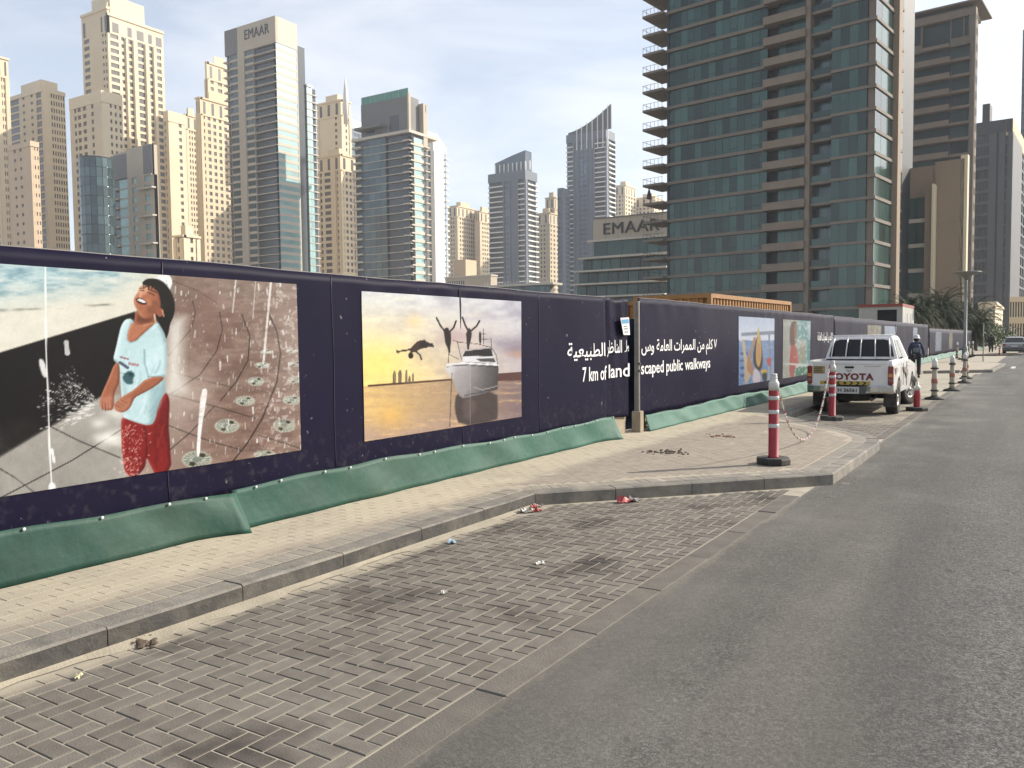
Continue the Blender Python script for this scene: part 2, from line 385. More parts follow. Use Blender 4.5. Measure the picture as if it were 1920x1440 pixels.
# concrete edging between bay and asphalt
edg = tag(MB().box(XE - .17, XE - .02, -3, 42, -.12, -.03).build('edging_strip', m_edge), kind='structure')
y = -2.6
while y < 42:
    L = .98
    if kerb_x(y + L / 2) < XE - .2 or True:
        if max(kerb_x(y), kerb_x(y + L)) < XE - .19:
            mb = MB(); dz = random.uniform(-.003, .003); mb.bbox(XE - .185, XE - .003, y + .004, y + L - .004, -.1, .003 + dz, .006); mb.build('edging_block', m_edge, edg)
    y += L
# pavement: border course along the kerb and stretcher rows behind it
wb, brd = [], []
for i in range(len(inner) - 1):
    a, c = inner[i], inner[i + 1]; t = (c - a).normalized(); nn = Vector((-t.y, t.x, 0)); L = (c - a).length
    if a.y > 45: break
    k = max(1, int(L / .1))
    for q in range(k):
        p = a + t * (L * (q + .5) / k) + nn * .105
        brd.append((p.x, p.y, .13 + random.gauss(0, .001), math.atan2(nn.y, nn.x)))
lay(brd, pavement, brick_mesh(.196, .095, .02, 'border_brick', m_border), m_border, 'border_brick')
row = 0; x = XK - .19 - .21 - .05
xs = []
xx = -1.94
while xx > XH - .25: xs.append(xx); xx -= .1
for r_, x in enumerate(xs):
    y = -1.0 + (.1 if r_ % 2 else 0)
    while y < 24:
        kx = min(kerb_x(y - .1), kerb_x(y + .1))
        slope = .12 if 7.2 < y < 10.2 or 14.0 < y < 17.4 else 0.0
        if x + .05 <= kx - .398 - slope: wb.append((x, y, .1298 + random.gauss(0, .0006), math.pi / 2))
        y += .2
lay(wb, pavement, brick_mesh(.196, .096, .02, 'paving_brick', m_walk, .0012), m_walk, 'paving_brick')
# sand drifted against the kerb foot
drift = MB(); rr_ = random.Random(11)
for i in range(0, 110):
    y0, y1 = -2 + i * .085, -2 + (i + 1) * .085
    f_ = lambda y: .075 + .035 * math.sin(y * 2.3) + .02 * math.sin(y * 7.1 + 1) + .012 * math.sin(y * 17)
    for (ua, za), (ub, zb) in (((0, .020), (.35, .012)), ((.35, .012), (1, .0012))):
        drift.quad((XK + .001 + f_(y0) * ua, y0, za), (XK + .001 + f_(y0) * ub, y0, zb), (XK + .001 + f_(y1) * ub, y1, zb), (XK + .001 + f_(y1) * ua, y1, za))
m_drift = mat('drift_sand', (.40, .35, .265), .95, var=.12, scale=5, bump=.3, bscale=70)
tag(tag(drift.build('sand_drift', m_drift, None, True), 'pale sand drifted along the foot of the kerb', 'sand'), kind='stuff')
# a painted dash on the road
m_line = mat('road_paint', (.62, .60, .55), .7, var=.15, scale=6)
tag(MB().box(-1.15, -.95, 50.2, 53.2, .001, .005).build('lane_marking', m_line), kind='structure')
# ================================================================== hoarding
XB = -5.80                              # banner plane
def wrinkle(y, z):
    """outward bulge of the banner (metres), shared by banner, posters and letters"""
    a = .006 * math.sin(y * 1.1 + .6) * math.sin(z * 1.7) + .006 * math.sin(y * 2.7 + z * .8)
    for cy, w, amp in ((7.95, .25, .020), (11.0, .35, .014), (16.2, .5, .014), (19.8, .5, .012), (26.3, .4, .015)):
        a += amp * math.exp(-((y - cy + .15 * (z - 1.3)) / w) ** 2) * (.4 + .6 * max(0, (z - .6) / 1.8))
    if z > 2.0:                          # gathers under the top hem
        k = (z - 2.0) / .4
        a += .007 * k * math.sin(y * 9 + z * 6) * (.3 + max(0, math.sin(y * .9 + 1.0)))
    return a
m_banner = mat('banner_vinyl', (.0115, .0100, .0275), .5, var=.10, scale=1.2, bump=.06, bscale=6, spec=.05, dirt=((.07, .065, .08), 1.6, .06))
add_spots(m_banner, 16, .70, .74, (.35, .33, .33), .5)
n, l, b = nodes(m_banner)                # dusty fade on the old sections further on
g = n.new('ShaderNodeNewGeometry'); s = n.new('ShaderNodeSeparateXYZ'); l.new(g.outputs['Position'], s.inputs[0])
t = n.new('ShaderNodeTexNoise'); t.inputs['Scale'].default_value = .8; t.inputs['Detail'].default_value = 6
mpn = n.new('ShaderNodeMapping'); mpn.inputs['Scale'].default_value = (1, 3.0, .5); l.new(g.outputs['Position'], mpn.inputs['Vector']); l.new(mpn.outputs['Vector'], t.inputs['Vector'])
r1 = n.new('ShaderNodeMapRange'); r1.inputs['From Min'].default_value = 12; r1.inputs['From Max'].default_value = 26; r1.inputs['To Max'].default_value = .05; l.new(s.outputs['Y'], r1.inputs['Value'])
r2 = n.new('ShaderNodeMapRange'); r2.inputs['From Min'].default_value = 1.2; r2.inputs['From Max'].default_value = 2.5; r2.inputs['To Min'].default_value = .35; r2.inputs['To Max'].default_value = 1; l.new(s.outputs['Z'], r2.inputs['Value'])
a1 = n.new('ShaderNodeMath'); a1.operation = 'MULTIPLY'; l.new(r1.outputs['Result'], a1.inputs[0]); l.new(r2.outputs['Result'], a1.inputs[1])
a2 = n.new('ShaderNodeMath'); a2.operation = 'MULTIPLY'; l.new(a1.outputs[0], a2.inputs[0])
r3 = n.new('ShaderNodeMapRange'); r3.inputs['From Min'].default_value = .3; r3.inputs['From Max'].default_value = .65; r3.inputs['To Max'].default_value = 1.6; l.new(t.outputs['Fac'], r3.inputs['Value']); l.new(r3.outputs['Result'], a2.inputs[1])
# dust splashed up along the foot of the banner
t5 = n.new('ShaderNodeTexNoise'); t5.inputs['Scale'].default_value = 13; t5.inputs['Detail'].default_value = 8; l.new(g.outputs['Position'], t5.inputs['Vector'])
r5 = n.new('ShaderNodeMapRange'); r5.inputs['From Min'].default_value = .95; r5.inputs['From Max'].default_value = .40; r5.inputs['To Max'].default_value = .15; l.new(s.outputs['Z'], r5.inputs['Value'])
r6 = n.new('ShaderNodeMapRange'); r6.inputs['From Min'].default_value = .54; r6.inputs['From Max'].default_value = .72; l.new(t5.outputs['Fac'], r6.inputs['Value'])
a5 = n.new('ShaderNodeMath'); a5.operation = 'MULTIPLY'; l.new(r5.outputs['Result'], a5.inputs[0]); l.new(r6.outputs['Result'], a5.inputs[1])
d5 = n.new('ShaderNodeMix'); d5.data_type = 'RGBA'; l.new(a5.outputs[0], d5.inputs[0]); l.new(col_link(m_banner), d5.inputs[6]); d5.inputs[7].default_value = (.24, .22, .20, 1); l.new(d5.outputs[2], b.inputs['Base Color'])
dm = n.new('ShaderNodeMix'); dm.data_type = 'RGBA'; l.new(a2.outputs[0], dm.inputs[0]); l.new(col_link(m_banner), dm.inputs[6]); dm.inputs[7].default_value = (.28, .25, .22, 1); l.new(dm.outputs[2], b.inputs['Base Color'])
m_green = mat('green_mesh_tarp', (.0155, .070, .049), .62, var=.28, scale=1.3, bump=.7, bscale=5, spec=.35, dirt=((.10, .12, .08), 1.1, .45))
n, l, b = nodes(m_green)                 # lighter green further along
g = n.new('ShaderNodeNewGeometry'); s = n.new('ShaderNodeSeparateXYZ'); l.new(g.outputs['Position'], s.inputs[0])
r1 = n.new('ShaderNodeMapRange'); r1.inputs['From Min'].default_value = 4; r1.inputs['From Max'].default_value = 14; r1.inputs['To Max'].default_value = .7; l.new(s.outputs['Y'], r1.inputs['Value'])
dm = n.new('ShaderNodeMix'); dm.data_type = 'RGBA'; l.new(r1.outputs['Result'], dm.inputs[0]); l.new(col_link(m_green), dm.inputs[6]); dm.inputs[7].default_value = (.045, .165, .115, 1); l.new(dm.outputs[2], b.inputs['Base Color'])
m_hem = mat('banner_hem', (.24, .22, .20), .8, var=.2, scale=5)
m_steel = mat('grey_post', (.19, .175, .155), .6, var=.25, scale=8, dirt=((.30, .25, .19), 9, .5))
m_block = mat('barrier_concrete', (.36, .30, .215), .9, var=.15, scale=6, bump=.2)
m_tie = mat('white_plastic_button', (.75, .74, .70), .5)
m_white = mat('white_print', (.86, .86, .85), .5, var=.03, scale=6)
m_plyw = mat('frame_timber', (.30, .22, .13), .8, var=.2, scale=6)

def banner_sheet(y0, y1, z0, z1, xb, parent, name='banner', topwave=.004, seed=0, dy=.08, dz=.08):
    ny = max(4, int((y1 - y0) / dy)); nz = max(4, int((z1 - z0) / dz)); mb = MB()
    def f(u, v):
        y = y0 + (y1 - y0) * u
        zt = z1 + topwave * (math.sin(y * 1.7 + seed) + .6 * math.sin(y * 4.3 + 2 * seed))
        zb = z0 + .012 * math.sin(y * 3.1 + seed)
        z = zb + (zt - zb) * v
        return (xb + wrinkle(y, z), y, z)
    mb.grid(f, ny, nz)
    o = mb.build(name, m_banner, parent, True)
    sm = o.modifiers.new('thickness', 'SOLIDIFY'); sm.thickness = .008; sm.offset = -1
    # rolled top hem
    h = MB(); pts = []
    for i in range(ny + 1):
        x, y, z = f(i / ny, 1); pts.append((x - .012, y, z + .001))
    h.tube(pts, .007, 6).build('top_hem', m_hem if seed != 99 else m_banner, o, True)
    return o
def skirt(y0, y1, parent, seed, curl=False, zt=.48, out=.0):
    mb = MB(); ny = int((y1 - y0) / .07); nz = 8
    def f(u, v):
        y = y0 + (y1 - y0) * u; top = zt + .022 * math.sin(y * .9 + seed) + .008 * math.sin(y * 5)
        z = .131 + (top - .131) * v
        bulge = .007 * math.sin(math.pi * v) * (1 + .7 * math.sin(y * 1.9 + seed)) + .012 * abs(math.sin(y * 2.3 + v * 1.5 + seed)) ** 3 + .007 * math.sin(y * 7.1 + v * 3)
        x = XH + .045 * (1 - v) ** 2 + .01 + bulge + out * (1 - .6 * v)
        if curl:
            e = max(0, 1 - (y1 - y) / .5); x += .16 * e * e * (1 - v * .75)
        return (x, y, z)
    mb.grid(f, ny, nz)
    o = mb.build('green_skirt', m_green, parent, True)
    sm = o.modifiers.new('thickness', 'SOLIDIFY'); sm.thickness = .006; sm.offset = -1
    k = MB(); k.lathe([(.001, 0), (.011, .0), (.011, .006), (.001, .009)], seg=8); k.xf(Matrix.Rotation(math.pi / 2, 4, 'Y'))
    me = k.mesh('fixing_button', m_tie)
    y = y0 + .25
    while y < min(y1, 13):
        x, yy, z = f((y - y0) / (y1 - y0), 1); b_ = link('fixing_button', me, parent); b_.location = (x + .012, y, z - .012)
        y += random.choice((.33, .42, .55, .28))
    return o
def paste(v, fs, name, m, parent, y0, z0, lift=.007, sy=1.0):
    """text vertices (x along the hoarding, y up) onto the banner"""
    vv = [(XB + wrinkle(y0 + p[0] * sy, z0 + p[1]) + lift + p[2], y0 + p[0] * sy, z0 + p[1]) for p in v]
    return link(name, mesh_from(vv, fs, name, m), parent)
def posts(y0, y1, step, parent):
    y = y0 + .3; me = MB().box(-.05, .05, -.03, .03, .0, 2.2).mesh('support_post', m_plyw)
    while y < y1: link('support_post', me, parent).location = (XB - .12, y, .125); y += step
ha = empty('hoarding', (0, 0, 0), 0, 'dark purple hoarding banner with fountain boy and yacht pictures over green skirt', 'hoarding')
banner_a = banner_sheet(-1.5, 11.93, .40, 2.38, XB, ha, seed=.4)
skirt(-1.5, 4.62, ha, 0, True); skirt(4.60, 12.02, ha, 2.2, True)
posts(-1.5, 11.6, 2.4, ha)
m_seam = mat('banner_seam', (.05, .045, .065), .5); m_slit = mat('open_slit', (.004, .004, .005), .9)
for y in (.8, 4.05, 5.9, 8.02, 9.85):
    pts = [(XB + wrinkle(y, z) + .0035, y + .006 * math.sin(z * 5), z) for z in np.linspace(.45, 2.36, 16)]
    MB().tube(pts, .0035, 5).build('seam', m_seam, banner_a, True)
sl = MB(); sl.loft([[(XB + wrinkle(8.0, z) + .011, 8.0 - w_, z), (XB + wrinkle(8.0, z) + .011, 8.0 + w_, z), (XB + wrinkle(8.0, z) + .009, 8.0 + w_, z), (XB + wrinkle(8.0, z) + .009, 8.0 - w_, z)] for z, w_ in ((2.33, .012), (2.15, .018), (2.0, .012), (1.86, .002))]); sl.build('open_slit', m_slit, banner_a)
# gate leaf
hg = empty('hoarding_gate', (0, 0, 0), 0, 'narrow purple gate leaf with paper notice and bare concrete footing', 'gate')
gb = MB()
def gf(u, v):
    y = 11.95 + .90 * u; z = .46 + 1.92 * v - .05 * (1 - v) * u
    return (XB - .05 + .018 * math.sin(u * 14 + v * 5) * v + .03 * u + .01 * math.sin(u * 25 + 3 * v) * max(0, v - .6), y, z + .015 * math.sin(u * 9) * v)
gb.grid(gf, 24, 30); go = gb.build('banner', m_banner, hg, True); go.modifiers.new('thickness', 'SOLIDIFY').thickness = .008
MB().bbox(XB - .16, XB - .07, 11.97, 12.86, .121, .50, .015).build('footing_block', m_block, hg)
MB().box(XB - .09, XB - .062, 11.97, 12.00, .45, 2.36).build('leaf_frame', m_steel, hg)
m_blue = mat('blue_sheet', (.02, .05, .13), .6, var=.1)
MB().box(XB - .34, XB - .32, 13.1, 14.4, .13, 2.08).build('blue_panel', m_blue, hg)
m_notice = mat('notice_paper', (.72, .74, .74), .6); m_cyan = mat('notice_blue', (.07, .28, .50), .5); m_ink = mat('notice_ink', (.22, .21, .20), .6)
nq = [onx(*q, XB + .03) for q in ((1163, 596), (1179, 595), (1181, 628), (1169, 628))]
ntc = empty('paper_notice', tuple(nq[3]), 0, 'small white paper notice with blue heading hanging on the gate leaf', 'notice')
ntc_inv = -Vector(nq[3])
def nquad(u0, u1, v0, v1, dx):
    P = [Vector(q) for q in (nq[3], nq[2], nq[1], nq[0])]
    f = lambda u, v: (P[0].lerp(P[1], u)).lerp(P[3].lerp(P[2], u), v) + Vector((dx, 0, 0)) + ntc_inv
    return MB().hexa([f(u0, v0), f(u1, v0), f(u1, v1), f(u0, v1)] + [f(u0, v0) + Vector((.003, 0, 0)), f(u1, v0) + Vector((.003, 0, 0)), f(u1, v1) + Vector((.003, 0, 0)), f(u0, v1) + Vector((.003, 0, 0))])
nquad(0, 1, 0, 1, 0).build('sheet', m_notice, ntc); nquad(.08, .92, .66, .90, .004).build('heading', m_cyan, ntc)
for v in (.46, .32, .14): nquad(.22, .22 + random.uniform(.4, .6), v, v + .07, .004).build('text_line', m_ink, ntc)
pt = empty('gate_post', (XB + .03, 13.10, .13), 0, 'weathered grey steel post standing in the gap between the banners', 'post')
MB().lathe([(.05, 0), (.05, .35), (.046, 2.22), (.044, 2.23), (.001, 2.235)], seg=14).build('shaft', m_steel, pt, True)
MB().bbox(-.07, .09, -.075, .075, -.005, .36, .01).build('footing', m_block, pt)
for z in (1.17, 1.05): MB().cbox(.05, -.01, z, .03, .05, .035).build('latch', mat('latch_dark', (.05, .045, .04), .6), pt)
# sections beyond the gate
hb_ = empty('hoarding', (0, 0, 0), 0, 'dusty purple hoarding banner with two tall holiday pictures behind the pickup truck', 'hoarding')
banner_b = banner_sheet(13.22, 29.4, .38, 2.43, XB, hb_, seed=1.3, dy=.12, dz=.1)
skirt(13.25, 29.4, hb_, 4.0, False, zt=.42, out=.10); posts(13.4, 29, 2.4, hb_)
hc_ = empty('hoarding', (0, 0, 0), 0, 'faded far run of grey purple hoarding with torn white pictures along the road', 'hoarding')
banner_c = banner_sheet(29.45, 58, .38, 2.42, XB, hc_, seed=2.7, dy=.3, dz=.2)
skirt(29.45, 58, hc_, 5.0, False, zt=.46, out=.16); posts(29.6, 58, 2.8, hc_)
hd_ = empty('hoarding', (0, 0, 0), 0, 'furthest dark hoarding run ending near the grey parked car', 'hoarding')
banner_d = banner_sheet(58.1, 120, .38, 2.20, XB + .05, hd_, seed=4.7, dy=.6, dz=.3)
skirt(58.1, 120, hd_, 6.0, False, zt=.46, out=.18); posts(58.3, 120, 3, hd_)
# lettering
AR = {'ا': (0xFE8D, 2), 'ب': (0xFE8F, 4), 'ة': (0xFE93, 2), 'ت': (0xFE95, 4), 'ر': (0xFEAD, 2), 'س': (0xFEB1, 4), 'ط': (0xFEC1, 4), 'ظ': (0xFEC5, 4), 'ع': (0xFEC9, 4),
      'ك': (0xFED9, 4), 'ل': (0xFEDD, 4), 'م': (0xFEE1, 4), 'ن': (0xFEE5, 4), 'و': (0xFEED, 2), 'ي': (0xFEF1, 4)}
def arabic(s):
    out = []
    for i, ch in enumerate(s):
        if ch not in AR: out.append(ch); continue
        code, nf = AR[ch]
        prv = i > 0 and s[i - 1] in AR and AR[s[i - 1]][1] == 4
        nxt = i + 1 < len(s) and s[i + 1] in AR
        if nf == 2: f = 1 if prv else 0
        else: f = (3 if nxt else 1) if prv else (2 if nxt else 0)
        out.append(chr(code + f))
    return ''.join(reversed(out))
def fit_text(body, y0, y1, z0, cap, parent, name='lettering', m=m_white, lift=.007, bold=.0):
    v, fs = text_mesh(body, cap, m, bold=bold)
    return paste(v, fs, name, m, parent, y0, z0, lift, (y1 - y0) / v[:, 0].max())
fit_text('7 km of', 11.12, 12.0 - .06, 1.085, .225, ha, bold=.004)
v_, f_ = text_mesh('land', .225, m_white, bold=.004)
link('lettering', mesh_from([(XB - .05 + .018 * math.sin((.05 + p[0] * .7) / .9 * 14 + 1.6) + .045, 12.04 + p[0] * .79 / v_[:, 0].max(), 1.10 + p[1]) for p in v_], f_, 'lettering', m_white), hg)
fit_text('scaped public walkways', 13.33, 16.90, 1.11, .225, hb_, bold=.004)
fit_text(arabic('الطبيعية'), 10.66, 11.90, 1.46, .21, ha, bold=.003)
v_, f_ = text_mesh(arabic('ط المناظر'), .21, m_white, bold=.003)
link('lettering', mesh_from([(XB - .05 + .018 * math.sin((.05 + p[0] * .7) / .9 * 14 + 2.4) + .045, 12.02 + p[0] * .8 / v_[:, 0].max(), 1.50 + p[1]) for p in v_], f_, 'lettering', m_white), hg)
fit_text(arabic('٧ كلم من الممرات العامة وس'), 13.34, 17.35, 1.50, .21, hb_, bold=.003)
fit_text(arabic('٧ كلم من الممرات العامة'), 27.0, 29.3, 1.62, .26, hb_, bold=.003)
# ================================================================== street furniture, vehicles, people
m_red = mat('red_plastic', (.36, .016, .025), .45, var=.12, scale=8, dirt=((.30, .12, .10), 7, .18))
m_capw = mat('white_plastic', (.72, .71, .66), .5, var=.08, scale=9, dirt=((.45, .40, .32), 8, .5))
m_refl = mat('reflective_tape', (.62, .63, .62), .4, var=.1, scale=10)
m_rub = mat('black_rubber', (.035, .033, .03), .8, var=.25, scale=9, dirt=((.20, .17, .13), 5, .55))
m_rubt = mat('dusty_rubber_top', (.13, .12, .10), .9, var=.2, scale=9)
m_wpost = mat('worn_white_orange', (.52, .46, .36), .6, var=.15, scale=6, dirt=((.30, .25, .2), 6, .5))
m_orng = mat('faded_red_band', (.40, .17, .12), .6, var=.2, scale=10)
def oct_base(r, h):
    pr = []
    for z, rr in ((0, r * .97), (.012, r), (h - .02, r), (h, r * .93)): pr.append([(rr * math.cos(2 * math.pi * (k + .5) / 8), rr * math.sin(2 * math.pi * (k + .5) / 8), z) for k in range(8)])
    return MB().loft(pr)
def red_bollard(loc, rz, label, h=1.14, r=.062, bands=3, group='red posts on octagonal rubber feet', scale=1.0):
    t = empty('traffic_post', loc, rz, label, 'traffic post', group)
    o = oct_base(.215, .085).build('base', m_rub, t)
    MB().lathe([(r * 1.25, .085), (r, .10), (r, h - .21), (r * .98, h - .205)], seg=20).build('shaft', m_red, t, True)
    for k in range(bands):
        z = h - .33 - .175 * k
        MB().lathe([(r + .0005, z), (r + .003, z + .002), (r + .003, z + .048), (r + .0005, z + .05)], seg=20).build('reflective_band', m_refl, t, True)
    c = MB().lathe([(r * 1.02, h - .21), (r * 1.04, h - .12), (r * .9, h - .10), (r * .72, h - .09), (r * .72, h - .072), (r * .62, h - .068), (r * .70, h - .06), (r * .70, h - .04), (r * .6, h - .036), (r * .66, h - .03), (r * .62, h - .004), (r * .3, h)], seg=18)
    c.build('cap', m_capw, t, True)
    return t
P1, P2 = onz(1450, 870, .13), onz(1560, 788, .13)
red_bollard((P1[0], P1[1], .131), .35, 'tall red post with three white bands near the diagonal kerb')
red_bollard((P2[0], P2[1], .131), .1, 'tall red post with three white bands in front of the pickup tailgate')
sp_ = onz(1719, 770)
t = empty('traffic_post', (sp_[0], sp_[1], 0.001), .2, 'short red post without bands beside the pickup', 'traffic post', 'red posts on octagonal rubber feet')
oct_base(.245, .085).build('base', m_rub, t)
MB().lathe([(.075, .085), (.072, .10), (.078, .35), (.066, .46), (.064, .47)], seg=20).build('shaft', m_red, t, True)
MB().lathe([(.066, .47), (.068, .56), (.05, .575), (.034, .585), (.034, .66), (.02, .67)], seg=18).build('cap', m_capw, t, True)
def white_post(loc, rz, label, h=1.1, tilt=0.0, group='weathered white delineator posts along the bay'):
    t = empty('delineator_post', loc, rz, label, 'traffic post', group); t.rotation_euler = (tilt, tilt * .6, rz)
    MB().lathe([(.25, 0), (.255, .02), (.235, .05), (.10, .085), (.09, .1)], seg=20).build('base', m_rub, t, True)
    MB().lathe([(.085, .09), (.075, .16), (.078, .2), (.062, h - .30), (.058, h - .29)], seg=18).build('shaft', m_wpost, t, True)
    MB().lathe([(.0805, .44), (.0825, .445), (.081, .56), (.079, .565)], seg=18).build('faded_band', m_orng, t, True)
    for z in (.22, h - .30): MB().lathe([(.07, z), (.105, z + .008), (.105, z + .04), (.07, z + .048)], seg=18).build('rubber_collar', m_rub, t, True)
    MB().lathe([(.066, h - .25), (.072, h - .20), (.070, h - .08), (.05, h - .05), (.034, h - .045), (.034, h - .01), (.01, h)], seg=18).build('cap', m_capw, t, True)
    return t
wp = [onz(1752, 749), onz(1785, 733), onz(1808, 718.5), onz(1812, 710)]
wl_ = ['white delineator post with orange patch beside the front wheel of the pickup', 'white delineator post with pink band, second along from the pickup', 'white delineator post with white chain, third along from the pickup', 'white delineator post, fourth along from the pickup']
wps = []
for k, p in enumerate(wp): wps.append(white_post((p[0], p[1], .001), k * .7, wl_[k], 1.12, .012 * (k % 3 - 1)))
for k, (x, y, zb) in enumerate(((-4.75, 66, .131), (-4.65, 72, .131), (-4.55, 74.5, .131), (-4.45, 77.5, .131))):
    white_post((x, y, zb), k, ['distant delineator post just before the lamp post', 'distant delineator post just past the lamp post', 'distant delineator post, middle of the row past the lamp', 'distant delineator post at the kerb bend past the lamp'][k], 1.15, 0, 'distant posts by the lamp')
fr = onz(1874, 667); red_bollard((fr[0], fr[1], .001), .0, 'far red post standing behind the grey parked car', 1.0, .062, 2)
# chain between the two tall red posts
m_chw = mat('chain_white', (.70, .68, .63), .55); m_chr = mat('chain_red', (.45, .06, .05), .5)
def chain(A, B, sag, label, links=46, start=None, lowpt=None):
    A, B = Vector(A), Vector(B); n_ = links
    pts = []
    for i in range(n_ + 1):
        u = i / n_; p = A.lerp(B, u)
        c = (math.cosh(3.0 * (u - .5)) - math.cosh(1.5)) / (math.cosh(1.5) - 1)
        p.z += sag * c; p.z = max(p.z, .14); pts.append(p)
    t = empty('plastic_chain', A, 0, label, 'chain')
    ring = MB(); a_, b_, rr = .026, .014, .0048; rings = []
    for k in range(10):
        th = 2 * math.pi * k / 10; cx, cy = a_ * math.cos(th), b_ * math.sin(th); nx, ny = math.cos(th), math.sin(th)
        rings.append([(cx + nx * rr * math.cos(q * math.pi / 2.5), cy + ny * rr * math.cos(q * math.pi / 2.5), rr * math.sin(q * math.pi / 2.5)) for q in range(5)])
    rings.append(rings[0]); ring.loft(rings, True, False)
    mw, mr_ = ring.mesh('chain_link', m_chw, True), ring.mesh('chain_link', m_chr, True)
    for i in range(n_):
        d = pts[i + 1] - pts[i]; o = link('chain_link', mr_ if (i // 2) % 3 == 1 else mw, t); o.location = (pts[i] + pts[i + 1]) / 2 - A
        q = d.to_track_quat('X', 'Z'); o.rotation_mode = 'QUATERNION'
        from mathutils import Quaternion
        o.rotation_quaternion = q @ Quaternion((1, 0, 0), math.pi / 2 * (i % 2)); L = d.length / (2 * a_ - .006)
        o.scale = (max(.8, L), 1, 1)
chain((P1[0] + .06, P1[1], .13 + .93), (P2[0] - .05, P2[1] - .02, .13 + 1.06), .98, 'red and white plastic chain hanging between the two tall red posts', 118)
w2, w3 = wp[1], wp[2]
chain((w3[0] - .06, w3[1], .85), (w2[0] + .02, w2[1] + 1.6, .02 + .14), .0, 'pale plastic chain trailing to the ground from a delineator post', 40)

# ------------------------------------------------------------------ pickup truck
m_paint = mat('white_car_paint', (.90, .89, .86), .28, var=.03, scale=4, spec=.5, coat=.5, dirt=((.50, .44, .35), 2.5, .25))
m_dark = mat('underbody_black', (.016, .015, .014), .8)
m_glassd = mat('dark_car_glass', (.010, .010, .010), .08, spec=.35)
m_chrome = mat('dusty_chrome', (.62, .61, .58), .25, metal=1.0, var=.15, scale=6)
m_bump = mat('bumper_grey', (.10, .098, .092), .5, var=.2, scale=8)
m_tail = mat('red_lens', (.25, .012, .012), .18, spec=.7); m_amb = mat('amber_lens', (.75, .30, .07), .2, spec=.7)
m_clear = mat('smoked_lens', (.22, .12, .11), .2, spec=.7)
m_tyre = mat('tyre_rubber', (.022, .021, .02), .85, var=.2, scale=12, dirt=((.16, .135, .1), 7, .45)); m_rim = mat('alloy_rim', (.50, .49, .46), .35, metal=.8)
m_yel = mat('yellow_sticker', (.62, .42, .05), .5); m_blk = mat('black_sticker', (.02, .02, .02), .5); m_tred = mat('dark_red_letter', (.20, .02, .025), .4)
m_plate = mat('plate_white', (.66, .66, .63), .45); m_decal = mat('side_decal', (.20, .15, .12), .5, var=.4, scale=14); m_tan = mat('tan_sticker', (.52, .38, .16), .5)
def side_body(w0, w1, ys, name, m, parent):
    """panel between profile lines: list of (y, zlow, zhigh) ; built as a slab following half width w(z)"""
